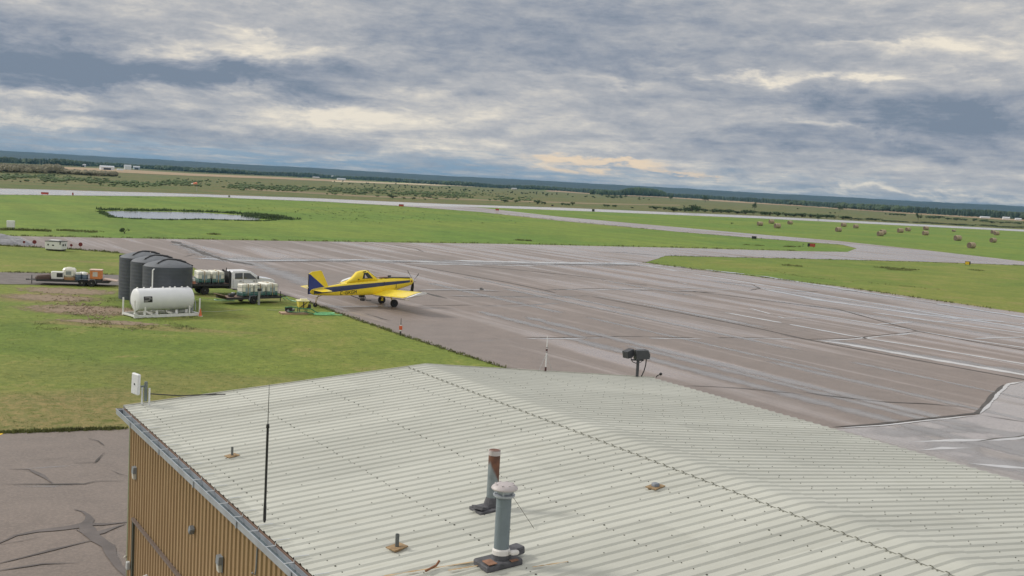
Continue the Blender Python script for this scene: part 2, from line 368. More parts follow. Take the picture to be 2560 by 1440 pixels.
# the apron with the taxiway that leaves it towards the right
APRON = [(-400,578),(0,590),(430,598),(800,604),(1250,610),(1700,620),(1990,628),(2120,630),(2142,621),(2105,612),(2000,604),(1700,580),(1400,552),(1200,530),(1000,515),(800,504),
         (500,492),(0,487),(-500,481),(-500,458),(0,471),(400,482),(750,494),(1000,505),(1140,511),(1400,519),(1900,540),(2560,574),(3100,602),(3100,608),(2560,579),(1900,546),(1480,529),(1180,517),
         (1400,542),(1850,582),(2100,603),(2300,624),(2560,654),(3100,716),(3100,735),(2560,664),(2300,654),(2040,648),(1665,640),(1612,657),(1800,681),(2100,717),(2560,783),(3100,860),(3700,1500),(2300,1500),(1500,1080),
         (1308,935),(1100,870),(1000,837),(850,785),(760,752),(700,735),(640,722),(560,703),(480,668),(440,652),(300,633),(200,625),(0,614),(-400,600)]
sheet('apron', APRON, 0.030, TARMAC, step=1.2, jitter=.10)
# the far runway and taxiways stay wetter: a second surface course laid over them
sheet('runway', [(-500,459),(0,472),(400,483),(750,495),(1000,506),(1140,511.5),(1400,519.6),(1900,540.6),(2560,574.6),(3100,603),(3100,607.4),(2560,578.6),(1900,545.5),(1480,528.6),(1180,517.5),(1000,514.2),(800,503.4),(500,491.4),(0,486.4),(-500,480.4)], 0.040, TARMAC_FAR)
sheet('taxiway', [(1000,514.2),(1180,517.5),(1400,543),(1850,583),(2100,604),(2300,625),(2560,655),(3100,717),(3100,734),(2560,663),(2300,653),(2040,647),(1665,639.4),(1400,632),(1250,611),(1700,621),(1990,629),(2120,631),(2144,621.5),(2106,611.4),(2000,603.4),(1700,579.4),(1400,551.4),(1200,529.4)], 0.034, TARMAC)
sheet('gravel_road', [(-500,668),(0,681),(150,683),(300,688),(480,690),(560,703),(640,722),(640,728),(500,716),(300,714),(0,711),(-500,704)], 0.034, GRAVEL, step=1.0, jitter=.2)
sheet('yard', [(-700,1110),(0,1084),(313,1073),(700,1060),(900,1200),(1300,1700),(500,2400),(-1800,2400)], 0.030, TARMAC_NEAR, step=.8, jitter=.06)
sheet('road_marking', [(-160,1082),(12,1085),(0,1090),(-170,1090)], 0.040, mat('yellow_road_paint', (.75,.5,.04), .6))
sheet('wet_apron', [(2085,1074),(2200,1066),(2300,1055),(2440,1040),(2480,1000),(2520,962),(2560,955),(3100,1020),(3100,1500),(2560,1230),(2300,1150)], 0.0325, TARMAC_WET, step=.5, jitter=.05)
# far fields
def strip_field(name, top, bot, z, m_): sheet(name, top + bot[::-1], z, m_)
strip_field('stubble_field', [(150,417),(260,421),(480,434),(700,443),(900,453),(1100,463)], [(150,424),(280,431),(480,440),(700,448),(900,457),(1100,465)], .25, STUBBLE)
strip_field('crop_field', [(830,453),(1000,457.5),(1200,464),(1330,470)], [(830,455),(1000,460),(1200,468),(1330,473.5)], .40, STRAW)
strip_field('crop_field', [(200,434),(255,439)], [(190,436),(250,441)], .30, STRAW)
strip_field('stubble_field', [(1380,474),(1465,476),(1482,484),(1560,488),(1660,491),(1800,500),(2000,512),(2200,526),(2400,539),(2560,549)], [(1360,478),(1465,484.5),(1482,486),(1560,490),(1660,494),(1800,504),(2000,516),(2200,530),(2400,543),(2560,553)], .25, STUBBLE)
strip_field('crop_field', [(1100,463),(1210,464.5),(1270,470)], [(1100,464.5),(1210,467),(1270,472.5)], .55, STRAW)
strip_field('crop_field', [(880,478),(925,480)], [(880,480),(925,482)], .1, STRAW)
strip_field('stubble_field', [(600,470),(900,488),(1250,500),(1500,508),(1700,512)], [(600,474),(900,492),(1250,503),(1500,511),(1700,514)], .06, mat('parched_meadow', (.20,.155,.075), .9, var=.3, scale=.02))
# pond
sheet('pond', [(264,530),(300,528),(400,530),(500,532),(590,538),(625,541),(655,547),(640,551),(560,549),(500,547),(430,548.5),(370,547),(320,545),(285,542),(270,535)], 0.060, PONDW, step=1.5, jitter=.5)
SOILP = bpy.data.materials.new('worn_sandy_ground'); SOILP.use_nodes = True; T = NT(SOILP.node_tree); tc = ground_coord(T); d_ = None
for (x_, y_, rx_, ry_) in ((*g(215,775), 5.5, 3.2), (*g(125,745), 4.5, 2.6), (*g(270,806), 4.5, 1.2), (*g(170,728), 5.0, 3.0)):
    q_ = T.v('LENGTH', T.v('MULTIPLY', T.v('SUBTRACT', tc, (x_, y_, 0)), (1/rx_, 1/ry_, 0)), out=1); d_ = q_ if d_ is None else T.m('MINIMUM', d_, q_)
k_ = T.m('ADD', T.m('SUBTRACT', 1.05, d_), T.m('MULTIPLY', T.m('SUBTRACT', T.noise(tc, 1.3, 7, .72), .5), 2.6))
T.put(T.n['Principled BSDF'].inputs['Base Color'], T.ramp(T.noise(tc, 2.2, 6, .7), [(.3,(.20,.145,.095)), (.7,(.33,.25,.175))])); T.n['Principled BSDF'].inputs['Roughness'].default_value = .95
ms = T.new('ShaderNodeMixShader'); T.l.new(T.m('MULTIPLY', T.ss(k_, .0, .45), .85), ms.inputs[0]); T.l.new(T.new('ShaderNodeBsdfTransparent').outputs[0], ms.inputs[1]); T.l.new(T.n['Principled BSDF'].outputs[0], ms.inputs[2]); T.l.new(ms.outputs[0], T.n['Material Output'].inputs['Surface'])
sheet('soil', [(-60,716),(300,718),(345,760),(640,800),(600,850),(60,850),(-60,800)], 0.016, SOILP)

# cracks, joints and standing water on the pavement
ZC = [0]
def ribbon(mb, pts, w, z, jit=.35, gaps=0.0, px=True, step=.35, off=0.0, taper=True):
    ZC[0] += 1; z += (ZC[0] % 23)*.0007
    if mb is damp: w *= 1.7
    P_ = [at(*p) for p in pts]; q = []
    for a, b in zip(P_, P_[1:]):
        k = max(1, int((b-a).length/step/max(1, depth(a)/120)))
        q += [a.lerp(b, j/k) for j in range(k)]
    q.append(P_[-1]); n = len(q); vs = []; s0 = random.random()*50
    for i, p in enumerate(q):
        d = (q[min(i+1,n-1)]-q[max(i-1,0)]); nr = Vector((-d.y, d.x, 0)).normalized()
        wn = noise.noise(Vector((i*.13, s0, 0)))*.25 + noise.noise(Vector((i*.5, s0, 3)))*.1
        c = p + nr*(wn*jit*(2 if mb is dark or mb is dark2 else .7) + off)
        e = 1.0
        if taper: e = min(1, (i+.3)/5, (n-1-i+.3)/5)
        ww = w*e*(1 + (.9*noise.noise(Vector((i*.21, s0, 9))) + .5*noise.noise(Vector((i*.9, s0, 19))))*(1 if jit > .2 else .6))
        if gaps and noise.noise(Vector((i*.06, s0, 31))) < gaps-.5: ww *= 0.12
        ww = max(ww, w*.08)
        if mb is damp:
            for k_, f_ in enumerate((1, .5, 0, -.5, -1)): vs.append((c.x+nr.x*ww/2*f_, c.y+nr.y*ww/2*f_, z)); film.append((0, .7, 1, .7, 0)[k_]*min(1, (i+.01)/6, (n-1-i+.01)/6))
        else: vs += [(c.x+nr.x*ww/2, c.y+nr.y*ww/2, z), (c.x-nr.x*ww/2, c.y-nr.y*ww/2, z)]
    if mb is damp: mb.add(vs, [(5*i+k, 5*i+k+1, 5*i+k+6, 5*i+k+5) for i in range(n-1) for k in range(4)]); return
    mb.add(vs, [(2*i, 2*i+1, 2*i+3, 2*i+2) for i in range(n-1)])
film = []
dark, pud, damp, dark2 = MB(), MB(), MB(), MB()
J1 = [(1480,742),(1750,793),(1900,823),(2010,848),(2080,862),(2300,903),(2560,950),(2900,1010)]
C = lambda pts, w=.16, **k: ribbon(dark, pts, w, .044, **k)
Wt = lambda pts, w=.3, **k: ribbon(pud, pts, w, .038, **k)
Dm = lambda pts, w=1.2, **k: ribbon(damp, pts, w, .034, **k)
C(J1, .30, jit=.1); Wt([(1480,738),(1750,788),(1900,816),(2010,840)], .22, gaps=.3, jit=.1)
Wt([(2040,851),(2120,862),(2300,894),(2560,938),(2900,1000)], 1.0, jit=.12); Dm([(2030,846),(2300,890),(2560,932),(2900,990)], 1.7)
C([(1085,856),(1180,852),(1290,844),(1400,845),(1550,842),(1700,845),(1950,846)], .16, gaps=.25); Wt([(1190,855),(1290,848),(1400,848),(1550,845),(1700,848),(1850,848),(1990,848)], .30, gaps=.3)
C([(2010,850),(2130,846),(2300,829)], .14); Wt([(2040,853),(2130,849),(2300,832)], .38)
C([(1009,660),(1120,680),(1270,707),(1370,728),(1392,734)], .30, jit=.1)
C([(1150,663),(1260,672),(1440,690),(1600,712),(1900,750),(2100,775),(2290,828),(2450,858),(2560,876),(2900,930)], .26, gaps=.1, jit=.1); Wt([(1975,778),(2100,797),(2286,827),(2400,847),(2560,870),(2900,926)], .5, jit=.1)
C([(430,603),(455,612),(480,622),(520,638),(560,650),(640,664)], .9, jit=.5); C([(470,618),(500,632),(530,641)], .4); C([(490,636),(460,643)], .2); Dm([(440,606),(520,640),(640,662),(720,690),(800,720)], 2.4)
C([(640,655),(760,655),(900,653),(1050,657)], .45, gaps=.35); C([(1230,661),(1340,661)], .5); C([(1370,661),(1540,663),(1600,665)], .5)
for pts, w in (([(480,646),(640,653),(900,650),(1050,654),(1150,660)], 1.4), ([(1130,652),(1250,655),(1400,658),(1600,659)], 2.2), ([(1010,660),(1180,663),(1350,665)], .9), ([(1500,656),(1560,662),(1700,668),(1900,690),(2100,722),(2560,794),(2900,848)], 1.2), ([(1600,662),(1750,688),(2000,728),(2560,822),(2900,880)], .8)):
    Wt(pts, w, gaps=.15, jit=.8)
Dm([(480,647),(900,652),(1200,658),(1600,661)], 5.0, jit=.8)
C([(1042,728),(1080,738),(1118,747)], .5); C([(1020,728),(1180,727),(1290,732)], .18); Wt([(1040,725),(1200,725),(1250,728)], .5)
C([(1020,766),(1150,764),(1200,764)], .16); C([(1200,764),(1330,763),(1400,758)], .16, gaps=.2); Wt([(800,768),(880,767),(1000,766)], .28); Wt([(1190,766),(1300,766),(1410,758)], .2, gaps=.3)
C([(912,785),(940,793),(976,803)], .22); C([(1040,728),(1010,725)], .2)
C([(1120,742),(1280,742),(1430,741),(1480,740)], .16, gaps=.3); Wt([(1120,740),(1300,744),(1440,742)], .3, gaps=.3)
C([(1360,726),(1500,722),(1650,728),(1800,732)], .25, gaps=.3); Wt([(1380,724),(1480,726),(1600,723),(1760,729)], .5, gaps=.2)
Wt([(1690,703),(1720,712),(1740,713)], .3)
C([(980,612),(1040,622),(1060,630)], .25); C([(1490,630),(1560,632),(1650,640)], .5)
# right-hand side
C([(1700,965),(1850,972),(1980,984),(2020,990)], .12); C([(1980,978),(2060,990),(2200,1006),(2330,1012),(2425,1020)], .13)
C([(2080,1070),(2200,1062),(2300,1050),(2440,1035),(2465,1010),(2480,990),(2510,963)], .26, jit=.15); Wt([(2090,1073),(2200,1066),(2300,1055),(2445,1040)], .22)
Wt([(2450,1037),(2472,1012),(2490,990),(2520,962),(2560,955)], .26, jit=.3); C([(2440,1037),(2500,1047),(2600,1062)], .12)
C([(2440,1105),(2500,1098),(2600,1086)], .14); Wt([(2280,1106),(2400,1102),(2490,1101),(2600,1090)], .4)
Dm([(2140,1085),(2300,1080),(2460,1075),(2700,1120)], 1.6); Dm([(2240,1110),(2340,1120),(2450,1112),(2700,1130)], 2.2); Dm([(2330,1135),(2420,1150),(2560,1170),(2800,1220)], 2.4); Wt([(2300,1128),(2360,1122),(2430,1122)], .5); Wt([(2420,1160),(2500,1168),(2600,1175)], .6)
for pts, w in (([(1802,780),(1960,809),(2125,840),(2300,868),(2560,911),(2900,970)], .38), ([(2170,780),(2350,806),(2560,834),(2900,885)], .5), ([(2000,745),(2256,780),(2560,819),(2900,865)], .5), ([(1900,722),(2060,752),(2300,787),(2560,810),(2900,860)], .7), ([(1870,770),(1960,796),(2070,796)], .2), ([(2180,812),(2290,806),(2420,803)], .3), ([(2430,848),(2500,845),(2600,843)], .3), ([(1870,728),(1760,722),(1640,716)], .3)):
    Wt(pts, w*1.5, gaps=.12, jit=.15)
for pts in ([(1900,724),(2000,730),(2120,727),(2200,737)], [(1750,700),(1880,712),(1900,722),(1870,727)], [(1950,838),(2020,850)]): C(pts, .2, gaps=.2)
for x, y in ((1150,690),(1250,720),(1180,775),(1300,790),(1060,705),(1450,790),(1600,760),(1900,900),(1500,700),(1760,700),(2000,760),(1400,840),(2100,900),(1550,860)):
    a = at(x, y); 
    def pxl(p):
        q = MC.transposed() @ (p - Vector((0,0,CAMH))); return (1280+F*q.x/-q.z, 720-F*q.y/-q.z)
    b = a + Vector((UL[0], UL[1], 0))*random.uniform(18, 50); Dm([(x, y), pxl(a.lerp(b,.5)), pxl(b)], random.uniform(.5, 1.2), jit=.2)
# near-left yard (traced in a crop, scale 3.79)
Y = lambda pts: [(x/3.79, 1060+y/3.79) for x, y in pts]
B = lambda pts, w: ribbon(dark2, Y(pts), w, .044, jit=.1)
B([(-100,1180),(0,1140),(150,1070),(350,1030),(620,1000),(740,980),(800,960),(980,960),(1200,940),(1400,930)], .30); B([(0,1155),(200,1120),(380,1085)], .12)
B([(-100,1350),(0,1330),(250,1270),(480,1210),(850,1120),(900,1100)], .24); B([(-50,1405),(0,1400),(400,1340),(750,1328)], .16)
B([(700,820),(780,840),(830,880),(840,920),(800,975),(850,1050),(930,1110),(1030,1170),(1060,1260),(1110,1340),(1190,1440),(1250,1520)], .42)
B([(720,1010),(850,1070),(960,1040),(1190,960)], .45); B([(90,440),(270,440),(390,500),(500,580)], .32); B([(230,450),(310,470)], .15)
for pts, w in (([(0,584),(250,581),(500,582),(800,578),(900,555),(1190,548)], .10), ([(90,438),(260,440)], .10), ([(830,145),(930,170),(990,215)], .22), ([(990,280),(960,310),(900,375),(680,380)], .12), ([(320,350),(480,342),(640,330)], .08), ([(440,425),(600,418)], .06), ([(1060,450),(1120,480),(1200,500)], .12), ([(0,1155),(100,1140)], .1)):
    ribbon(dark, Y(pts), w, .048, jit=.06)
for pts, w in (([(0,432),(300,430),(700,400),(900,385)], .25), ([(1000,1100),(1060,1180),(1100,1270),(1190,1400)], .5), ([(930,1050),(1200,1000)], .4), ([(520,1200),(760,1160)], .2), ([(0,600),(500,600),(900,570)], .3), ([(60,1310),(250,1290),(500,1225)], .12), ([(100,1120),(350,1060),(600,1020)],.2)):
    ribbon(damp, Y(pts), w, .034, jit=.15)
dark.build('pavement_crack', SEAL, None, kind='structure'); dark2.build('pavement_patch', SEALB, None, kind='structure')
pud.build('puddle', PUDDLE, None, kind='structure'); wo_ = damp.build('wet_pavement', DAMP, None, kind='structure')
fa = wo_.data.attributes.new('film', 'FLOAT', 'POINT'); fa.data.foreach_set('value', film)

# ---------------------------------------------------------------- far hills, woods and trees
def hill_mesh():
    mb = MB(); nx, ny = 420, 14; vs = []
    for j in range(ny):
        t = j/(ny-1); y0 = 4200 + t*5200
        for i in range(nx):
            a = D(-42 + 84*i/(nx-1)); r = y0/math.cos(a); x = math.sin(a)*r; y = y0
            top = 12 + (14.2 + 1.6*noise.noise(Vector((i*.035, 0, 1))) + .9*noise.noise(Vector((i*.22, 0, 2))) + .8*noise.noise(Vector((i*.9, 0, 3))))/F*r*.985*(y0/9400)**.2
            s_ = (math.sin(min(1, t/.93)*math.pi/2))**1.5
            z = top*s_ + (6*noise.noise(Vector((x*.0015, y*.0012, 4))) + 5*noise.noise(Vector((x*.012, y*.006, 8))))*math.sin(math.pi*min(t,1))*.9
            vs.append((x, y, max(z, 0.1) if j else -1))
    fs = [(j*nx+i, j*nx+i+1, (j+1)*nx+i+1, (j+1)*nx+i) for j in range(ny-1) for i in range(nx-1)]
    return mb.add(vs, fs)
FOREST_HILL = mat('distant_forest_canopy', (0.018, 0.034, 0.028), 0.95, var=.5, scale=.004)
hill_mesh().build('hills', FOREST_HILL, None, smooth=True, kind='structure')
LEAF = mat('leaves', (0.052, 0.088, 0.026), 0.7, var=.45, scale=1.2)
LEAF2 = mat('bush_leaves', (0.075, 0.112, 0.034), 0.7, var=.45, scale=1.2)
CONIF = mat('spruce_needles', (0.026, 0.050, 0.026), 0.8, var=.5, scale=.02)
BROWNLEAF = mat('autumn_thicket', (0.135, 0.122, 0.068), 0.8, var=.4, scale=.05)
BARK = mat('bark', (0.10, 0.075, 0.055), 0.9, var=.3, scale=6, bump=.5)
frontline = [(-300,398),(0,408),(150,415),(200,417),(260,418),(340,422),(475,431),(600,437),(700,441),(900,451),(1100,463),(1280,473),(1400,478),(1500,486),(1660,493),(1800,501),(2000,515),(2200,529),(2400,541),(2560,550),(2800,562)]
def lin(x, line):
    for (a, ya), (b, yb) in zip(line, line[1:]):
        if x <= b: return ya + (yb-ya)*(x-a)/(b-a)
    return line[-1][1]
def add_tree(mb, x, y, h, r, kind):
    if kind == 0:                                    # spruce: stacked skirts
        for k in range(3):
            z0 = h*(.12+.25*k); z1 = min(h, z0+h*.48); rr = r*(1-.27*k); n = 6; a0 = random.random()*6
            vs = [(x+rr*random.uniform(.7,1.2)*math.cos(a0+i*math.pi/3), y+rr*random.uniform(.7,1.2)*math.sin(a0+i*math.pi/3), z0*random.uniform(.9,1.1)) for i in range(n)] + [(x, y, z1)]
            mb.add(vs, [(i, (i+1) % n, n) for i in range(n)])
    else:                                            # leafy: lumpy crown of small facets
        n = 7; rings = []; a0 = random.random()*6
        for k, (f, g_) in enumerate(((.16,.45),(.4,1.0),(.65,.95),(.86,.6))):
            for i in range(n):
                q = random.uniform(.72,1.2); rings.append((x+r*g_*q*math.cos(a0+i*6.283/n), y+r*g_*q*math.sin(a0+i*6.283/n), h*f*random.uniform(.9,1.1)))
        rings.append((x, y, h)); fs = []
        for k in range(3):
            for i in range(n): j=(i+1)%n; fs.append((k*n+i,k*n+j,k*n+n+j,k*n+n+i))
        fs += [(3*n+i, 3*n+(i+1)%n, 4*n) for i in range(n)]
        mb.add(rings, fs)
wood_a, wood_b = MB(), MB()
for i in range(9500):
    x = random.uniform(-120, 2700); row = random.random()**1.8
    p = at(x, lin(x, frontline)); r = (p.x**2+p.y**2)**.5
    sc = (r + 6 + row*1500)/r; q = p*sc
    if noise.noise(Vector((q.x*.004, q.y*.003, 2))) < -.25 and row > .05: continue
    kd = 0 if noise.noise(Vector((q.x*.006, q.y*.004, 7))) > -.02 else 1
    lim = 12 + r*sc*3.5/F
    h = random.uniform(7, 14)*(1+.25*noise.noise(Vector((x*.01, 3, 3)))); h = min(h, lim*random.uniform(.85,1.05))
    add_tree(wood_a if kd == 0 else wood_b, q.x, q.y, h, h*random.uniform(.22,.34) if kd == 0 else h*random.uniform(.38,.55), kd)
wood_a.build('spruce_wood', CONIF, None, kind='stuff', label='dark band of far spruce wood under the hills', category='woodland')
wood_b.build('leafy_wood', mat('far_leaves', (.045,.070,.030), .85, var=.5, scale=.02), None, kind='stuff', label='mixed leafy trees in the far band of woodland', category='woodland')
grove = MB()
for i in range(420):
    x = random.triangular(1475, 1668, 1590); row = random.random(); p = at(x, 487+(x-1470)*.036); r = p.length; q = p*(1+row*60/r)
    hm = 9 + 14*max(0, 1-((x-1610)/62)**2)**.5 if 1552 < x < 1664 else 12
    add_tree(grove, q.x, q.y, hm*random.uniform(.75,1.05), hm*.28, 0 if (x < 1560 and random.random() < .7) else 1)
grove.build('poplar_grove', mat('grove_leaves', (.050,.082,.030), .8, var=.5, scale=.03), None, kind='stuff', label='tall rounded grove of trees standing out of the far wood', category='woodland')
thick = MB()
for i in range(900):
    x = random.uniform(-60, 158); p = at(x, 428 + x*.03 + random.uniform(-9, 4)); hh = random.uniform(2.5, 6)*(1.3 if 110 < x < 150 else 1)
    add_tree(thick, p.x, p.y, hh, hh*.45, 1)
for i in range(240):
    x = random.uniform(150, 290); p = at(x, 433+(x-150)*.05+random.uniform(-2,3)); hh = random.uniform(2, 4.5); add_tree(thick, p.x, p.y, hh, hh*.7, 1)
thick.build('thicket', BROWNLEAF, None, kind='stuff', label='brownish leafless thicket at the far left of the meadow', category='thicket')
scrub = MB()
for i in range(2800):                                  # low scrub that mottles the meadow
    t = random.random(); x = random.uniform(0, 1330)
    y = 437 + x*.047 + random.gauss(0, 4.2) - (2 if x > 900 else 0)
    if x < 400: y += 6
    p = at(x, y); hh = random.uniform(.5, 1.5); 
    if noise.noise(Vector((x*.012, y*.09, 2))) < random.uniform(-.35, .2): continue
    add_tree(scrub, p.x, p.y, hh, hh*random.uniform(.6, 1.5), 1)
scrub.build('scrub', mat('scrub_leaves', (.070,.105,.032), .85, var=.45, scale=.05), None, kind='stuff', label='low green scrub spread over the far meadow', category='scrub')

def crown_mb(rx, rz, n, leaf, seed, gap=.25, z0=.1):
    rnd = random.Random(seed); mb = MB()
    lobes = [(rnd.gauss(0, rx*.45), rnd.gauss(0, rx*.45), z0*rz + rz*rnd.uniform(.25,.75), rx*rnd.uniform(.35,.6), rz*rnd.uniform(.2,.34)) for _ in range(9)]
    for i in range(n):
        lx, ly, lz, lr, lh = rnd.choice(lobes)
        a = rnd.random()*6.283; u = rnd.uniform(-1, 1); rr = rnd.uniform(.6, 1.0); c = math.sqrt(1-u*u)
        p = Vector((lx+lr*rr*c*math.cos(a), ly+lr*rr*c*math.sin(a), max(.02, lz+lh*rr*u)))
        d1 = Vector((rnd.gauss(0,1), rnd.gauss(0,1), rnd.gauss(0,.6))).normalized()*leaf*rnd.uniform(.6,1.3)
        d2 = d1.orthogonal().normalized()*leaf*rnd.uniform(.4,.9); d2.rotate(Matrix.Rotation(rnd.random()*6, 3, d1.normalized()))
        mb.add([p-d1*.5, p+d2*.5, p+d1*.5, p-d2*.5], [(0,1,2,3)])
    return mb
def make_shrub(seed, label, group, tree=False):
    t = thing('tree' if tree else 'shrub', label, 'tree' if tree else 'shrub', group=group)
    if tree:
        crown_mb(1.0, 2.2, 420, .30, seed, z0=.35).build('crown', LEAF, t)
        m = MB(); m.cyl((0,0,0), (0,0,1.1), .09, .06, 6)
        for k in range(3): a = k*2.1; m.cyl((0,0,.7), (.35*math.cos(a), .35*math.sin(a), 1.35), .05, .02, 5)
        m.build('trunk', BARK, t)
    else:
        crown_mb(1.0, 1.1, 380, .24, seed, z0=.02).build('foliage', LEAF2 if seed % 2 else LEAF, t)
        m = MB()
        for k in range(4): a = k*1.6; m.cyl((0,0,0), (.35*math.cos(a), .35*math.sin(a), .6), .05, .02, 5)
        m.build('stem', BARK, t)
    return t
protos = {}
def shrub(x, y, wpx, hpx, label, group, tree=False, simple=False):
    key = (tree, random.randrange(3), label if False else 0)
    p = at(x, y); s_ = mpp(p)
    if key in protos: o = copy_tree(protos[key])
    else: o = protos[key] = make_shrub(key[1]*2+(5 if tree else 1)+random.randrange(2), label, group, tree)
    o['label'] = label
    if group: o['group'] = group
    elif 'group' in o: del o['group']
    o.location = p; o.rotation_euler = (0, 0, random.random()*6.28)
    r = wpx*s_/2/1.0; h = hpx*s_/(2.2 if tree else 1.1); o.scale = (r, r, h)
    return o
G1 = 'bushes along the grass beyond the runway'
for x, y, w, h, lb in ((982,496,20,9,'rounded dark bush just beyond the runway, widest of the left cluster'),(1009,498,10,5,'small dark bush right of the widest one beyond the runway'),
    (1032,499,15,6,'low flat bush beyond the runway, right end of its cluster'),(1062,500,6,5,'single tiny bush alone beyond the runway bend'),(991,486,5,5,'tiny dark bush above the left bush cluster in the meadow'),
    (912,485,26,6,'long low bush in front of the pale field strip'),(946,485,7,6,'small round bush at the end of the long low bush'),
    (1262,506,20,7,'first low bush of the row beyond the second runway strip'),(1288,507,10,7,'last low bush of the row beyond the second runway strip'),
    (1343,511,17,12,'taller round bush of the pair beyond the wet runway'),(1361,511,13,8,'smaller round bush of the pair beyond the wet runway'),
    (1405,513,13,7,'left bush of the dark trio by the black marker'),(1422,514,13,6,'middle bush of the dark trio by the black marker'),(1432,514,9,10,'tallest bush of the dark trio by the black marker'),
    (1518,517,17,7,'left half of a bushy pair above the grey runway strip'),(1539,518,13,7,'right half of a bushy pair above the grey runway strip'),(1580,521,10,4,'lone flat bush on the grass above the runway strip'),
    (1684,529,32,12,'broad pale bush where the runway hedge begins'),(1712,530,14,9,'dark bush next to the broad pale bush'),(1730,530,20,20,'tall pointed bush clump behind the runway hedge'),(1747,530,16,17,'second pointed bush clump behind the runway hedge')):
    shrub(x, y, w, h, lb, G1)
for x, y, w, h, lb in ((1763,506,14,13,'small square-crowned tree in the tan field strip'),(1677,501,12,12,'small tree at the left end of the tan field strip'),(1886,527,10,18,'thin upright tree rising from the runway hedge'),
    (2100,528,12,11,'round tree alone on the far green field at right'),(2295,552,12,15,'small bushy tree on the runway hedge under the bales horizon'),(2045,552,14,14,'full round tree in the runway hedge'),(300,579,14,8,None)):
    if lb: shrub(x, y, w, h, lb, None, tree=True)
shrub(311,584,22,14,'feathery olive bush on the mown grass above the apron', None)
GH = 'bushes of the hedge line beyond the right runway'
for i in range(46):
    x = 1640 + i*20.3; yl = 523.5 + (x-1640)*.0512 + random.uniform(-1, 0); big = 1.7 if x < 2110 else 1.0
    shrub(x, yl+1, random.uniform(26, 42), random.uniform(4, 7)*big*(.7 if x > 2200 else 1), 'dark bush merged into the hedge line beyond the right runway', GH)
GS = 'small dark shrubs scattered over the far meadow'
rs = random.Random(3)
for i in range(110):
    x = rs.uniform(820, 1630); y = 457 + (x-820)*.0525 + rs.gauss(0, 3.0) + 2
    if x > 1250: y = 482 + (x-1250)*.045 + rs.gauss(0, 2.2)
    shrub(x, y, rs.uniform(3, 6.5), rs.uniform(3.0, 5.5), 'tiny dark shrub scattered in the far meadow', GS)
for x, y in ((17,438),(40,438),(55,438),(136,440),(174,442),(30,455),(52,456),(470,450),(520,452),(300,445),(680,462),(1710,517),(2075,534),(2088,534),(1830,560),(2240,538),(2215,537),(1995,524)):
    shrub(x, y, rs.uniform(4, 7), rs.uniform(3.5, 5), 'tiny dark shrub scattered in the far meadow', GS)
for x in range(2225, 2262, 9): shrub(x, 538+(x-2225)*.05, 12, 5, 'low shrub of the short dark row on the far right field', 'short dark shrub row on the far right field')
for x in range(1520, 1560, 8): shrub(x, 495+(x-1520)*.03, 9, 5, 'low shrub of the dark row below the grove', 'dark shrub row below the far grove')
for x in range(2325, 2560, 22): shrub(x, 546+(x-2325)*.065+rs.uniform(-2,2), rs.uniform(14,26), rs.uniform(5,10), 'olive shrub of the loose belt at the far right', 'loose belt of olive shrubs at the far right')

# grass tufts: reeds round the pond, rough edges of the pavement, ruts
def tufts(name, mt, spots, label, cat):
    mb = MB(); rnd = random.Random(11)
    for (p, h, w, n) in spots:
        for k in range(n):
            a = rnd.random()*6.28; c = p + Vector((rnd.gauss(0, w*.5), rnd.gauss(0, w*.5), 0)); c.z = .03
            d = Vector((math.cos(a), math.sin(a), 0))*h*.28; tip = c + Vector((rnd.gauss(0, h*.3), rnd.gauss(0, h*.3), h*rnd.uniform(.6, 1.2)))
            mb.add([c-d, c+d, tip], [(0,1,2)])
    return mb.build(name, mt, None, kind='stuff', label=label, category=cat)
def pxy(p): q = MC.transposed() @ (p - Vector((0,0,CAMH))); return 720-F*q.y/-q.z
def along(line, step, sd_=0.0, hh=(.15,.3), w=.25, n=7):
    out = []
    P_ = [at(*p) for p in line]
    for a, b in zip(P_, P_[1:]):
        L = (b-a).length; nr = Vector((-(b-a).y, (b-a).x, 0)).normalized()
        for j in range(int(L/step)):
            p = a.lerp(b, random.random()) + nr*random.gauss(0, sd_); out.append((p, random.uniform(*hh), w, n))
    return out
REED = mat('reed_leaves', (.060,.100,.030), .8, var=.4, scale=.3)
pondline = [(246,524),(290,526),(400,527),(500,529.5),(590,534),(640,538),(690,543),(700,549),(660,553),(640,553),(560,551),(500,549.5),(430,550.5),(340,548),(285,545),(262,535),(250,528)]
tufts('reeds', REED, along(pondline[:8], .35, 1.6, (.35,.8), 1.3, 12) + along(pondline[7:], .35, .35, (.15,.45), .7, 9) + along([(640,540),(690,548)], .03, 1.8, (.4,.9), 1.4, 8), 'dark green reeds fringing the airfield pond', 'reeds')
TUFT = mat('tall_grass', (.125,.140,.042), .85, var=.45, scale=.8)
edges = along([(1308,935),(1100,870),(1000,837),(850,785),(760,752)], .10, .12, (.05,.16), .2, 6) + along([(0,1084),(313,1073)], .012, .08, (.05,.16), .12, 6) \
      + along([(0,589),(430,597),(800,603),(1250,609),(1700,619),(1990,627)], .5, .4, (.10,.32), .6, 6) + along([(1612,657),(1800,681),(2100,717),(2560,783)], .3, .35, (.08,.25), .4, 6) \
      + along([(0,614),(200,625),(300,633)], .15, .4, (.08,.28), .5, 8) + along([(0,486),(800,504),(1200,530),(1700,581),(2100,612)], 1.5, .4, (.12,.3), .8, 6) + along([(1665,640),(2040,648),(2560,664)], .5, .3, (.1,.25), .5, 6) + along([(0,681),(300,687)], .15, .3, (.06,.2), .4, 6)
edges += along([(0,575),(60,576),(120,578)], .07, .6, (.15,.4), .9, 12) + along([(150,576),(240,581)], .12, .9, (.12,.35), .9, 12) + along([(520,586),(548,587)], .1, .4, (.12,.35), .6, 10) + along([(1290,601),(1328,603)], .1, .4, (.15,.4), .7, 10)
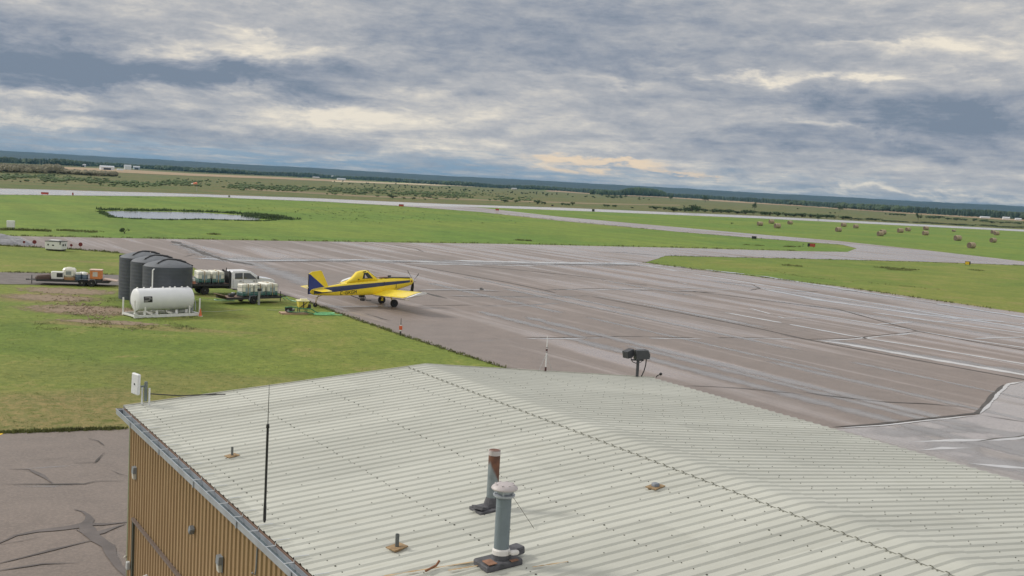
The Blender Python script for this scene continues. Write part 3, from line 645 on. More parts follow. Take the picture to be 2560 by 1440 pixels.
edges += along([(1920,674),(2000,692),(2150,706),(2350,724)], .5, .6, (.06,.16), .6, 7) + along([(2190,668),(2300,676)], .12, 1.0, (.10,.28), .9, 9) + along([(2220,674),(2280,677)], .1, 1.0, (.10,.28), .9, 9) + along([(2420,674),(2460,678)], .15, .9, (.1,.25), .6, 8) + along([(1960,662),(2000,667)], .1, .8, (.1,.25), .6, 8) + along([(1860,612),(1910,615)], .15, .4, (.12,.3), .6, 8) + along([(1960,617),(2000,617)], .2, .4, (.15,.35), .6, 8)
tufts('grass_tuft', TUFT, edges, 'rough taller grass fringing the pavement edges', 'grass')
near = []
for i in range(9000):
    x = random.uniform(-20, 1300); y = random.uniform(790, 1080)
    if x > 313 and y > 1010-(x-313)*.12: continue
    lim = 785 + max(0, x-850)*.34
    if x > 850 and y < lim+6: continue
    near.append((at(x, y), random.uniform(.02,.05), .16, 5))
tufts('grass_blade', mat('grass_blades', (.190,.225,.055), .85, var=.5, scale=.35), near, 'short uneven grass blades in front of the water tanks', 'grass')
spk = []
for i in range(260):
    x = random.gauss(900, 190); y = 500 + (x-600)*.042 + random.gauss(22, 11); spk.append((at(x, y), random.uniform(.12,.34), .5, 5))
tufts('weed', mat('field_weeds', (.05,.09,.03), .85, var=.4, scale=.5), [q for q in spk if 510 < q[0].y*0+pxy(q[0]) < 560], 'dark weed specks dotted over the mown field', 'weeds')
def blob_spots(x0, x1, y0, y1, n, thr): 
    out = []
    for i in range(n):
        x = random.uniform(x0, x1); y = random.uniform(y0, y1); p = at(x, y)
        if noise.noise(Vector((p.x*.5, p.y*.5, 0))) > thr: out.append((p, random.uniform(.04,.10), .25, 6))
    return out
tufts('weeds', mat('weeds', (.15,.165,.06), .85, var=.5, scale=.5), blob_spots(90, 500, 745, 830, 2600, .15), 'weedy tufts on the bare soil left of the white tank', 'weeds')
stones = MB()
for i in range(260):
    x = random.gauss(215, 45); y = 775 + (x-215)*.35 + random.gauss(0, 14); p = at(x, y); r = random.uniform(.04, .13)
    r *= .6; stones.cbox((p.x, p.y, .03+r*.3), (r*2.2, r*1.6, r), rz=random.random()*6, rx=random.uniform(-.3,.3), bev=r*.3)
stones.build('dirt_clods', SANDY, None, kind='stuff', label='loose sandy clods scattered on the worn slope', category='soil')
# grey gravel heap, far left
gp = MB(); c0 = at(-40, 606); vs = []; n = 26
for j in range(8):
    for i in range(n):
        a = 6.283*i/n; r = 7.5*(1-j/8); z = 1.5*(1-(1-j/8)**1.6) + .25*noise.noise(Vector((math.cos(a)*r, math.sin(a)*r, j)))
        vs.append((c0.x+r*math.cos(a), c0.y+r*math.sin(a)*.6, max(0, z) if j else -.1))
vs.append((c0.x, c0.y, 1.6))
gp.add(vs, [(j*n+i, j*n+(i+1)%n, (j+1)*n+(i+1)%n, (j+1)*n+i) for j in range(7) for i in range(n)] + [(7*n+i, 7*n+(i+1)%n, 8*n) for i in range(n)])
gp.build('gravel_heap', mat('grey_gravel', (.24,.24,.25), .9, var=.3, scale=2, bump=.8, bscale=5), None, label='grey gravel heap at the left end of the apron', category='gravel heap')

# ---------------------------------------------------------------- hangar in the foreground
HE = 5.3; C1 = Vector((-10.253, 30.498, HE)); VA = D(58.67); WID = 18.17; LEN = 37.0; RISE = 0.815; SL = RISE/(WID/2)
hang = thing('hangar', 'long metal hangar with pale ribbed roof and ochre ribbed wall in the foreground', 'hangar', (C1.x, C1.y, 0), rz_of(VA))
HM = Matrix.Translation((C1.x, C1.y, 0)) @ Matrix.Rotation(rz_of(VA), 4, 'Z'); HI = HM.inverted()
def roofz(x): 
    d = abs(x - WID/2); z = HE + (WID/2 - d)*SL
    if d < .12: z = HE + (WID/2)*SL - SL*(.12/2 + d*d/(2*.12))
    return z
def roof_at(x, y, right=False):            # photograph pixel -> local point on a roof slope
    a = HM @ Vector((0,0,HE)) if not right else HM @ Vector((WID,0,HE)); r = HM @ Vector((WID/2,0,HE+RISE)); b = HM @ Vector((WID if right else 0,-5,HE))
    n = (r-a).cross(b-a); return HI @ on_plane(x, y, a, n)
def wall_at(x, y): a = HM @ Vector((0,0,0)); n = HM.to_3x3() @ Vector((1,0,0)); return HI @ on_plane(x, y, a, n)
SPAN_P = -.96
ROOF = bpy.data.materials.new('painted_roof_steel'); ROOF.use_nodes = True
T = NT(ROOF.node_tree); b_ = T.n['Principled BSDF']; tc = T.new('ShaderNodeTexCoord').outputs['Object']
big = T.noise(T.v('MULTIPLY', tc, (.25,.9,1)), 1.0, 5, .6); fin = T.noise(T.v('MULTIPLY', tc, (.8,6,1)), 1.0, 5, .65)
c = T.ramp(big, [(.3,(.422,.426,.376)), (.7,(.495,.498,.442))]); c = T.mix(T.m('MULTIPLY', T.ss(fin,.52,.75), .35), c, (.36,.35,.28))
vor = T.new('ShaderNodeTexVoronoi'); T.put(vor.inputs['Vector'], tc); vor.inputs['Scale'].default_value = .9
c = T.mix(T.m('MULTIPLY', T.m('LESS_THAN', vor.outputs['Distance'], .035), .6), c, (.16,.15,.10))
X3, Y3, Z3 = T.xyz(tc); pid = T.m('FLOOR', T.m('DIVIDE', T.m('SUBTRACT', Y3, .25), SPAN_P)); wn3 = T.new('ShaderNodeTexWhiteNoise', noise_dimensions='2D'); T.put(wn3.inputs['Vector'], T.comb(pid, T.m('FLOOR', T.m('MULTIPLY', X3, .163))))
c = T.mix(1.0, c, T.ramp(wn3.outputs['Value'], [(0,(.93,.93,.925)),(1,(1.06,1.06,1.06))]), 'MULTIPLY')
runs = T.noise(T.v('MULTIPLY', tc, (.35,14,1)), 1.0, 4, .7); c = T.mix(T.m('MULTIPLY', T.ss(runs,.60,.78), .30), c, (.27,.25,.19))
T.put(b_.inputs['Base Color'], c); T.put(b_.inputs['Roughness'], T.m('MULTIPLY_ADD', big, .2, .38)); b_.inputs['Metallic'].default_value = 0.0
SP = .32
def rib_profile(y0, y1, h):
    pts = []; k = 0; y = y0
    while y > y1:
        for dy, dz in ((0,0),(.032,h),(.080,h),(.125,0),(.215,h*.10),(.230,h*.10)):
            pts.append((y-dy, dz))
        y -= SP
    pts.append((y, 0)); return pts
prof = rib_profile(.25, -LEN, .030)
def ribbed(xs, prof, zf, up=0.0):
    mb = MB(); n = len(prof); vs = []
    for x in xs: vs += [(x, y, zf(x)+dz+up) for y, dz in prof]
    return mb.add(vs, [(k*n+i, k*n+i+1, (k+1)*n+i+1, (k+1)*n+i) for k in range(len(xs)-1) for i in range(n-1)])
R = ribbed([-.22, 3, 6, WID/2-.50], prof, roofz); R2 = ribbed([WID/2+.50, 13, 16, WID+.22], prof, roofz); R.add(R2.v, R2.f)
roof = R.build('roof', ROOF, hang)
xs = [WID/2-.62, WID/2-.3, WID/2-.12, WID/2-.06, WID/2, WID/2+.06, WID/2+.12, WID/2+.3, WID/2+.45, WID/2+.60]
ribbed(xs, prof, roofz, .014).build('ridge_cap', ROOF, hang)
# dark shadowed laps where the ridge panel ends, screws and closures
DARKM = mat('dark_closure', (.17,.17,.14), .8); SCREW = mat('weathered_screws', (.05,.05,.035), .7)
lap = MB(); y = .25
while y > -LEN:
    lap.box(WID/2-.632, WID/2-.620, y-.105, y-.030, roofz(WID/2-.62)+.002, roofz(WID/2-.62)+.040)
    lap.box(WID/2-.67, WID/2-.642, y-.12, y-.095, roofz(WID/2-.67)+.001, roofz(WID/2-.67)+.016); lap.box(WID/2-.67, WID/2-.642, y-.22, y-.2, roofz(WID/2-.67)+.001, roofz(WID/2-.67)+.016)
    y -= SP
lap.build('ridge_closure', DARKM, hang, kind='stuff')
scr = MB(); rw = random.Random(5); i = 0; y = .25
while y > -LEN:
    for row, xx in enumerate([.25, 2.9, 5.2, 7.5, 10.6, 13.0, 15.3, 17.9]):
        s_ = (.007 if rw.random() < .7 else .013) if xx < WID/2 else .006
        px_c, py_c = xx + rw.uniform(-.02,.02), y - .150
        scr.box(px_c-s_, px_c+s_, py_c-s_, py_c+s_, roofz(px_c)+.001, roofz(px_c)+.016)
    if i % 3 == 0:
        xx = .6
        while xx < WID-.3:
            if abs(xx-WID/2) > .9: scr.box(xx-.009, xx+.009, y-.056-.009, y-.056+.009, roofz(xx)+.031, roofz(xx)+.039)
            xx += .75
    y -= SP; i += 1
scr.build('roof_screws', SCREW, hang, kind='stuff')
# eave closure, trim, gutter
tr = MB()
tr.box(-.245,-.222,-LEN,.25,HE-.14,HE-.035); tr.box(WID+.222,WID+.245,-LEN,.25,HE-.14,HE-.035)
tr.build('eave_trim', mat('brown_trim', (.16,.10,.07), .7), hang)
RKM = mat('pale_trim', (.44,.44,.38), .45)
for s_ in (0, 1):
    x0, x1 = (-.24, WID/2) if s_ == 0 else (WID/2, WID+.24)
    for yy in (.251, -LEN-.02):
        rk = MB(); z0, z1 = (HE-.02, HE+RISE) if s_ == 0 else (HE+RISE, HE-.02)
        rk.add([(x0,yy,z0+.055),(x1,yy,z1+.052),(x1,yy,z1-.16),(x0,yy,z0-.16),(x0,yy+.03,z0+.055),(x1,yy+.03,z1+.052),(x1,yy+.03,z1-.16),(x0,yy+.03,z0-.16)],
               [(0,1,2,3),(7,6,5,4),(0,4,5,1),(1,5,6,2),(2,6,7,3),(3,7,4,0)])
        rk.build('rake_trim', RKM, hang)
GALV = mat('galvanised_steel', (.36,.39,.43), .42, metal=.35, var=.15, scale=2.0)
GUT_IN = mat('wet_gutter_lining', (.045,.075,.085), .25, var=.4, scale=1.2)
gu = MB()
xo, xi = -.42, -.26; zb, zt = HE-.20, HE-.05
gu.box(xo-.008, xo, -LEN, .27, zb, zt); gu.box(xi, xi+.008, -LEN, .27, zb, zt-.01); gu.box(xo, xi, -LEN, .27, zb-.008, zb); gu.box(xo-.022, xo-.008, -LEN, .27, zt-.018, zt); gu.box(xo, xi, .262, .27, zb, zt)
gut = gu.build('gutter', GALV, hang)
gi = MB(); gi.box(xo+.002, xi-.002, -LEN, .262, zb, zb+.045); gi.build('gutter_water', GUT_IN, hang)
y = .1; ZSTR = mat('zinc_strap', (.55,.57,.58), .4, metal=.4)
while y > -LEN:
    br = MB()
    br.box(xo-.012, xi+.02, y-.014, y+.014, zt, zt+.008); br.box(-.245, .02, y-.012, y+.012, HE+.050, HE+.058)
    br.add([(xi,y-.012,zt+.008),(xi,y+.012,zt+.008),(-.235,y+.012,HE+.058),(-.235,y-.012,HE+.058)], [(0,1,2,3)])
    br.build('gutter_bracket', ZSTR, hang); y -= SP*3
y = -1.5; JC = mat('joint_cover', (.30,.33,.37), .5, metal=.3)
while y > -LEN: MB().box(xo-.028, xo-.0225, y-.03, y+.03, zb-.01, zt).build('gutter_joint', JC, gut); y -= 3.05
# walls
OCHRE = bpy.data.materials.new('ochre_wall_steel'); OCHRE.use_nodes = True
T = NT(OCHRE.node_tree); b_ = T.n['Principled BSDF']; tc = T.new('ShaderNodeTexCoord').outputs['Object']
n_ = T.noise(T.v('MULTIPLY', tc, (1,5,.5)), 1.0, 5, .6); f_ = T.noise(tc, 14, 4, .7)
c = T.ramp(n_, [(.3,(.265,.172,.082)), (.55,(.305,.202,.100)), (.75,(.35,.245,.13))]); c = T.mix(T.m('MULTIPLY', T.ss(f_,.5,.75), .3), c, (.25,.14,.055))
T.put(b_.inputs['Base Color'], c); b_.inputs['Roughness'].default_value = .6
def corr(p0, p1, nrm, zt0, zt1, pitch=.27, dep=.032):
    mb = MB(); p0, p1, nrm = Vector(p0), Vector(p1), Vector(nrm); L = (p1-p0).length; d = (p1-p0)/L; vs = []; t = 0; pr = []
    while t < L:
        for dt, o in ((0,0),(.03,1),(.12,1),(.15,0),(.20,0)): pr.append((min(L, t+dt), o*dep))
        t += pitch
    pr.append((L, 0)); n = len(pr)
    for z in (0, 1):
        for t, o in pr:
            q = p0 + d*t + nrm*o; vs.append((q.x, q.y, 0 if z == 0 else zt0+(zt1-zt0)*t/L))
    return mb.add(vs, [(i, i+1, n+i+1, n+i) for i in range(n-1)])
corr((-.06,.04,0), (-.06,-LEN,0), (-1,0,0), HE-.03, HE-.03).build('wall', OCHRE, hang)
corr((WID,0,0), (WID,-LEN,0), (1,0,0), HE-.03, HE-.03).build('wall', OCHRE, hang)
for yy, nn in ((0,1), (-LEN,-1)):
    w1 = corr((0,yy,0), (WID/2,yy,0), (0,nn,0), HE-.03, HE+RISE-.04); w2 = corr((WID/2,yy,0), (WID,yy,0), (0,nn,0), HE+RISE-.04, HE-.03); w1.add(w2.v, w2.f); w1.build('gable_wall', OCHRE, hang)
sf = MB(); sf.box(-.255, 0, -LEN, .25, HE-.145, HE-.13); sf.build('soffit', mat('soffit_brown', (.12,.085,.055), .7), hang)
ct = MB(); ct.box(-.105, .0, -.02, .075, 0, HE-.15); ct.build('corner_trim', mat('olive_corner_trim', (.20,.22,.13), .6), hang)
# door frame (track) on the wall
fr = MB(); a = wall_at(345,1300); b2 = wall_at(470,1440)
fr.box(-.15, -.094, a.y-.05, a.y+.05, 0, a.z); fr.build('door_jamb', mat('dark_green_steel', (.055,.065,.05), .6), hang)
fr = MB(); fr.box(-.17, -.094, a.y-7.5, a.y+.06, a.z+.0, a.z+.07); fr.build('door_header', mat('brown_steel', (.13,.10,.085), .5), hang)
LAMPG = mat('lamp_grey', (.20,.22,.24), .5); LENS = mat('frosted_lens', (.55,.55,.50), .3)
def wall_lamp(x, y, wpx, hpx, parent):
    p = wall_at(x, y); s_ = mpp(HM @ p); w = .26; h = hpx*s_
    w = .20; m = MB(); m.prism([(-.09,p.z-h*.02),(-.19,p.z-h*.02),(-.18,p.z+h*.5),(-.09,p.z+h*.5)], p.y-w/2, p.y+w/2); m.box(-.10,-.088,p.y-w/2-.01,p.y+w/2+.01,p.z-h*.52,p.z+h*.52)
    lm = m.build('wall_lamp', LAMPG, parent)
    m = MB(); m.prism([(-.102,p.z-h*.5),(-.165,p.z-h*.5),(-.185,p.z-h*.02-.004),(-.102,p.z-h*.02-.004)], p.y-w/2+.02, p.y+w/2-.02); m.build('lens', LENS, lm)
wall_lamp(348,1181,14,30, hang); wall_lamp(564,1407,20,40, hang)
p = wall_at(495,1323); m = MB(); m.cbox((-.15,p.y,p.z), (.12,.15,.17), rx=.6, bev=.02); m.build('wall_vent', LAMPG, hang)
p = wall_at(334,1412); m = MB(); m.cbox((-.15,p.y,p.z), (.10,.16,.22), bev=.02); m.build('junction_box', mat('light_box_grey', (.45,.47,.47), .5), hang)
p = wall_at(324,1390); m = MB(); m.cbox((-.12,p.y,p.z), (.04,.26,.035), rx=-.5); m.build('wall_bracket', mat('white_bracket', (.6,.58,.52), .5), hang)
p = wall_at(377,1438); m = MB(); m.cyl((-.09,p.y,p.z), (-.2,p.y,p.z-.03), .04); m.build('wall_pipe', mat('white_pipe', (.6,.6,.6), .4), hang)
p = wall_at(655,1432); m = MB(); m.tube([(-.11,p.y,p.z+.5),(-.12,p.y,p.z+.1),(-.14,p.y,p.z-.02),(-.2,p.y,p.z+.03)], .018); m.build('wall_hook', LAMPG, hang)
# chimneys
RUST = mat('rust', (.20,.085,.04), .85, var=.4, scale=6)
BLUEG = mat('grey_blue_flue', (.15,.185,.205), .55, var=.18, scale=2.5, stretch=(1,1,.3))
PALECAP = mat('pale_cap_metal', (.43,.39,.39), .5, var=.12, scale=5)
TAR = mat('tar_flashing', (.085,.085,.095), .75, var=.4, scale=5, bump=.4)
RUSTF = bpy.data.materials.new('rusting_flue'); RUSTF.use_nodes = True
T = NT(RUSTF.node_tree); b_ = T.n['Principled BSDF']; tc = T.new('ShaderNodeTexCoord').outputs['Object']; X_, Y_, Z_ = T.xyz(tc)
def chimney(base_px, top_y, wpx, capkind):
    p = roof_at(*base_px); s_ = mpp(HM @ p); h = (base_px[1]-top_y)*s_*1.0; r = wpx*s_/2
    return p, s_, h, r
p, s1, h, r = chimney((1229,1272), 1122, 29, 1)
f_ = T.ss(T.m('ADD', T.m('SUBTRACT', T.m('SUBTRACT', Z_, p.z+h*.60), T.m('MULTIPLY', T.m('SUBTRACT', X_, p.x), -2.2)), T.m('MULTIPLY', T.noise(T.v('MULTIPLY', tc, (6,6,1.5)), 1.0, 4), .35)), .10, .22)
T.put(b_.inputs['Base Color'], T.mix(f_, T.ramp(T.noise(tc, 5, 4), [(.3,(.15,.18,.19)), (.7,(.22,.25,.26))]), T.ramp(T.noise(tc, 9, 5), [(.3,(.09,.042,.030)), (.7,(.17,.075,.045))]))); b_.inputs['Roughness'].default_value = .75
ch = MB().cyl(p, p+Vector((0,0,h)), r, r, 24).build('chimney', RUSTF, hang, smooth=True, label='rusty open flue pipe behind the capped one')
m = MB(); m.lathe([(r*1.03,h-.10),(r*1.03,h-.012),(r*.9,h+.004),(r*.84,h-.008)], p, 24); m.build('chimney_rim', PALECAP, ch, smooth=True)
m = MB(); m.lathe([(r*1.5,.02),(r*1.35,.14),(r*1.03,.24)], p, 20); m.cbox((p.x-.05,p.y-.02,p.z+.03), (.66,.48,.06), ry=-.09); m.cbox((p.x-.28,p.y-.06,p.z+.07), (.26,.26,.06), rz=.4, ry=.2)
m.build('flashing', TAR, ch)
p, s1, h, r = chimney((1251,1412), 1192, 38, 1)
r = 19*s1; hs = (1412-1237)*s1
ch = MB().cyl(p-Vector((0,0,.1)), p+Vector((0,0,hs)), r, r, 28)
ch.lathe([(r*1.01,hs*.86),(r*1.03,hs*.862),(r*1.03,hs*.87),(r*1.01,hs*.872)], p, 28)
ch = ch.build('chimney', BLUEG, hang, smooth=True, label='tall grey-blue flue with a pale domed rain cap')
m = MB(); m.lathe([(r*1.0,hs-.02),(r*1.42,hs+.1*r),(r*1.46,hs+.3*r),(r*1.0,hs+.45*r)], p, 28)
m.lathe([(r*.98,hs+.4*r),(r*.98,hs+.7*r),(r*.9,hs+.7*r)], p, 28); m.lathe([(r*1.25,hs+.7*r),(r*1.3,hs+.85*r),(r*1.25,hs+1.0*r),(r*.98,hs+1.0*r)], p, 28)
for k in range(5): a = k*1.257+.3; m.cbox((p.x+r*1.24*math.cos(a), p.y+r*1.24*math.sin(a), p.z+hs+.6*r), (.012,.035,.8*r), rz=a)
m.build('cap_collar', GALV, ch, smooth=True)
m = MB(); m.lathe([(r*1.70,hs+1.0*r),(r*1.76,hs+1.15*r),(r*1.66,hs+1.35*r),(r*1.3,hs+1.62*r),(r*.7,hs+1.78*r),(r*.05,hs+1.82*r)], p, 28)
for k in range(8): a = k*.785; m.cbox((p.x+r*1.2*math.cos(a), p.y+r*1.2*math.sin(a), p.z+hs+1.66*r), (.03,.03,.02))
m.build('rain_cap', PALECAP, ch, smooth=True)
m = MB(); m.cbox((p.x-.05,p.y,p.z+.06), (.70,.50,.11), ry=-.09, bev=.02); m.lathe([(r*1.25,.1),(r*1.15,.24),(r*1.02,.3)], p, 24)
m.cbox((p.x+.30,p.y+.14,p.z+.16), (.42,.24,.13), rz=.15, ry=-.1, bev=.02); m.build('flashing', TAR, ch)
m = MB(); m.cbox((p.x-.30,p.y-.14,p.z+.130), (.16,.24,.012), ry=-.09); m.cbox((p.x+.12,p.y-.24,p.z+.142), (.14,.08,.012), ry=-.09); m.build('rusty_flashing', mat('rusty_plate', (.23,.12,.075), .85, var=.4, scale=5), ch)
m = MB(); m.lathe([(r*1.22,.20),(r*1.18,.27),(r*1.03,.30)], p, 24); m.cbox((p.x+.14,p.y-.2,p.z+.26), (.16,.1,.07), bev=.02); m.build('sealant', mat('white_sealant', (.6,.58,.56), .6), ch)
RS = mat('rust_run', (.40,.28,.15), .8, var=.3, scale=4)
for x0, y0, x1, w in ((960,1446,1200,.03),(1330,1424,1420,.025),(1120,1432,1200,.03)):
    a = roof_at(x0, y0); b2 = roof_at(x1, y0-(x1-x0)*.16); n = 14; vs = []
    for i in range(n+1):
        q = a.lerp(b2, i/n); ww = w*(.3+random.random())*(1-.5*abs(i/n-.5)); vs += [(q.x, q.y-ww, roofz(q.x)+.0445), (q.x, q.y+ww, roofz(q.x)+.0445)]
    MB().add(vs, [(2*i,2*i+1,2*i+3,2*i+2) for i in range(n)]).build('rust_stain', RS, hang)
def vent(base, h_px, w_px, plate, lab, short=False):
    p = roof_at(*base); s_ = mpp(HM @ p); h = h_px*s_; r = w_px*s_/2
    v_ = MB()
    if short: v_.cbox((p.x,p.y,p.z+h/2), (w_px*s_,w_px*s_,h), bev=.015)
    else: v_.lathe([(r,0),(r,h),(r*.75,h),(r*.75,h-.05)], p, 14)
    v_ = v_.build('vent_pipe', mat('vent_steel', (.11,.12,.12) if not short else (.17,.19,.22), .6), hang, smooth=True, label=lab)
    q = plate*s_
    m = MB(); m.cbox((p.x,p.y,p.z+.05), (q,q*.8,.02), rz=.25, ry=-.088); m.cbox((p.x,p.y,p.z+.02), (q*.7,q*.6,.05), rz=.25, ry=-.088); m.build('flashing', mat('rusty_flashing', (.28,.19,.10), .8, var=.4, scale=8), v_)
vent((580,1144), 27, 6, 30, 'thin dark vent pipe nearest the gutter'); vent((992,1374), 40, 10, 44, 'dark vent pipe on a rusty plate'); vent((1638,1222), 15, 16, 40, 'short square vent stub', True)
p = roof_at(1335,1325); q = roof_at(1251,1412); wr = MB(); wr.tube([p+Vector((0,0,.03)), roof_at(1262,1280)+Vector((0,0,.5))], .006, 4); wr.build('stay_wire', SCREW, hang)
p = roof_at(1090,1425); m = MB(); m.tube([p+Vector((-.25,-.1,.05)),p+Vector((0,0,.08)),p+Vector((.06,0,.16))], .02); m.build('bent_bracket', RUST, hang)

# antennas and floodlight carried by the roof
WHITEP = mat('white_plastic', (.68,.69,.71), .4, var=.04); BLACKP = mat('black_plastic', (.02,.02,.022), .5)
STEEL = mat('zinc_pole', (.50,.50,.50), .4, metal=.5)
def roof_thing(name, label, cat, px, right=False, lift=.04):
    p = roof_at(*px, right=right); w = HM @ p
    return thing(name, label, cat, (w.x, w.y, w.z+lift)), mpp(w)
t, s_ = roof_thing('whip_antenna', 'tall thin black whip antenna standing near the gutter', 'antenna', (661,1311))
MB().lathe([(.018,0),(.030,.05),(.030,.3),(.024,.4),(.024,(1311-1072)*s_),(.034,(1311-1070)*s_),(.03,(1311-1062)*s_),(.01,(1311-1060)*s_)], n=10).build('antenna_base', BLACKP, t, smooth=True)
MB().cyl((0,0,(1311-1062)*s_), (0,0,(1311-962)*s_), .010, .005, 6).build('whip', mat('dark_whip', (.10,.10,.10), .5), t)
rim = lambda x: HM @ Vector((x, .20, roofz(x)+.05))
def rake_x(pxx):                                   # local x on the far rake seen at this photo column
    best = min((abs((lambda q: 1280+F*q.x/-q.z)(MC.transposed() @ (rim(i*.02) - Vector((0,0,CAMH))))-pxx), i*.02) for i in range(0, 925)); return best[1]
p = rim(rake_x(1364)); s_ = mpp(p)
t = thing('guyed_mast', 'slim white mast with dark bands and two guy wires on the far roof edge', 'mast', p)
m = MB(); m.cyl((0,0,0), (0,0,62*s_), .023, .023, 10); m.cyl((0,0,62*s_), (0,0,88*s_), .016, .010, 8); m.build('pole', mat('white_mast', (.66,.66,.66), .4), t, smooth=True)
m = MB(); m.cyl((0,0,50*s_), (0,0,56*s_), .033, .033, 10); m.cyl((0,0,47*s_), (0,0,48.2*s_), .036, .036, 10); m.cyl((0,0,59*s_), (0,0,60.5*s_), .033, .033, 10); m.cyl((0,0,0), (0,0,10*s_), .033, .033, 10); m.build('dark_band', mat('dark_red_band', (.06,.02,.02), .5), t)
ax = (HM.to_3x3() @ Vector((1,0,0)))
for sg in (-1, 1): MB().tube([Vector((0,0,44*s_)), ax*(sg*17*s_/.86) + Vector((0,0,-sg*.02 - .0))], .009, 4).build('guy_wire', STEEL, t)
p = rim(rake_x(1593)); s_ = mpp(p)
t = thing('floodlight', 'twin black floodlights on a short mast at the far roof corner', 'floodlight', p)
LAMPB = mat('black_lamp_housing', (.045,.048,.055), .5, var=.2)
MB().cyl((0,0,0), (0,0,42*s_), .055, .055, 10).build('pole', LAMPB, t)
R1_ = Vector((math.cos(.1), math.sin(.1), 0))
MB().tube([Vector((-.26,-.02,41*s_)), Vector((.20,.02,41*s_))], .03).build('crossbar', LAMPB, t)
m = MB(); pr = [(-.24,-.15),(.20,-.17),(.24,-.02),(.14,.16),(-.20,.19)]
hp = Matrix.Rotation(.25, 3, 'Z') @ Matrix.Rotation(-.10, 3, 'Y')
vs = [hp @ Vector((x,y_,z)) + Vector((.12,0,56*s_)) for y_ in (-.15,.15) for x, z in [(-.27,-.16),(.24,-.17),(.27,-.02),(.20,.15),(-.22,.17)]]
m.add(vs, [(0,1,2,3,4),(9,8,7,6,5)]+[(i,5+i,5+(i+1)%5,(i+1)%5) for i in range(5)]); m.build('lamp_housing', LAMPB, t)
hp = Matrix.Rotation(.7, 3, 'Z') @ Matrix.Rotation(-.25, 3, 'Y')
m = MB(); vs = [hp @ Vector((x,y_,z)) + Vector((-.36,0,56*s_)) for y_ in (-.13,.13) for x, z in [(-.17,-.12),(.02,-.15),(.17,-.08),(.17,.14),(-.17,.13)]]
m.add(vs, [(0,1,2,3,4),(9,8,7,6,5)]+[(i,5+i,5+(i+1)%5,(i+1)%5) for i in range(5)]); m.build('lamp_housing', LAMPB, t)
m = MB(); m.tube([(.30,0,50*s_),(.28,-.02,30*s_),(.24,0,15*s_),(.16,.02,0)], .022); m.tube([(-.26,0,45*s_),(-.2,0,36*s_),(-.08,0,33*s_),(.0,0,34*s_)], .016); m.tube([(.0,0,34*s_),(.10,0,36*s_),(.2,0,42*s_)], .012); m.build('cable', BLACKP, t)
p = rim(rake_x(1648)); s_ = mpp(p)
t = thing('anemometer', 'small black sensor knob on the far roof corner', 'sensor', p)
m = MB(); m.tube([(-.02,0,0),(.02,0,5*s_),(.12,0,8*s_)], .02); m.build('sensor_arm', BLACKP, t); m = MB(); m.lathe([(.02,-.05),(.055,-.02),(.055,.03),(.01,.06)], (.14,0,9*s_), 10); m.build('sensor_head', BLACKP, t)
p = HM @ Vector((.30,.12,HE+.05)); s_ = mpp(p)
t = thing('panel_antenna', 'white flat panel antenna on a bracket at the near gutter corner', 'antenna', p)
for dx_ in (-.07,.13): MB().cyl((dx_,0,0), (dx_,0,42*s_), .028, .028, 8).build('pole', WHITEP, t)
m = MB(); m.cbox((.03,0,46*s_), (.08,.09,.28), bev=.02); m.cbox((.03,0,25*s_), (.07,.08,.36)); m.cbox((-.04,-.03,46*s_), (.2,.05,.05), rz=.6); m.build('radio_unit', mat('radio_grey', (.16,.19,.19), .6), t)
fc = D(205)
m = MB(); m.cbox((-.21,-.12,64*s_-.12), (.34,.09,.58), rz=math.atan2(-1,.38)+math.pi/2-1.05, ry=.05, bev=.02)
pn = m.build('panel', WHITEP, t)
nd = Vector((math.cos(math.atan2(-1,.38)-1.05), math.sin(math.atan2(-1,.38)-1.05), 0)); cc = Vector((-.21,-.12,64*s_-.12)) + nd*.050
m = MB(); m.cbox(cc, (.035,.012,.05), rz=math.atan2(-1,.38)+math.pi/2-1.05); m.build('panel_mark', BLACKP, pn)
q = HM @ Vector((2.3,.15,roofz(2.3)+.03)); m = MB(); m.tube([Vector((.1,0,28*s_)), (q-p)*.5+Vector((0,0,.10)), q-p, q-p+Vector((.3,-.05,.02))], .016); m.build('cable', BLACKP, t)

# ---------------------------------------------------------------- aircraft
YEL = mat('yellow_aircraft_paint', (.84,.64,.03), .32, var=.05, coat=.3); NAVY = mat('navy_stripe_paint', (.028,.042,.11), .4, var=.15)
WHT = mat('white_paint', (.72,.72,.70), .35, var=.05); BLK = mat('black_rubber', (.018,.018,.018), .75); GLASS = mat('dark_glass', (.03,.04,.045), .08, var=.3, coat=.5)
PALEG = mat('pale_windscreen', (.55,.50,.52), .12, var=.1); GREY = mat('hub_grey', (.32,.34,.36), .4, metal=.3)
NW = at(985,768); FW = at(954,759); TW = at(788,768); MID = (NW+FW)/2
hd = D(56.5)
plane = thing('crop_duster', 'yellow propeller crop-spraying aircraft with a navy stripe parked on the wet apron', 'aircraft', MID, rz_of(hd))
PX = lambda X: (X-1805)/141.0
def Pz(X, Y_): return (745-.0257*(X-755)-Y_)/155.0
def ring(x, zb, zt, hw, n=16, sq=2.6):
    out = []; cz = (zb+zt)/2; hz = (zt-zb)/2
    for i in range(n):
        a = 2*math.pi*i/n; c_, s_ = math.cos(a), math.sin(a)
        out.append((x, hw*math.copysign(abs(c_)**(2/sq), c_), cz+hz*math.copysign(abs(s_)**(2/sq), s_)))
    return out
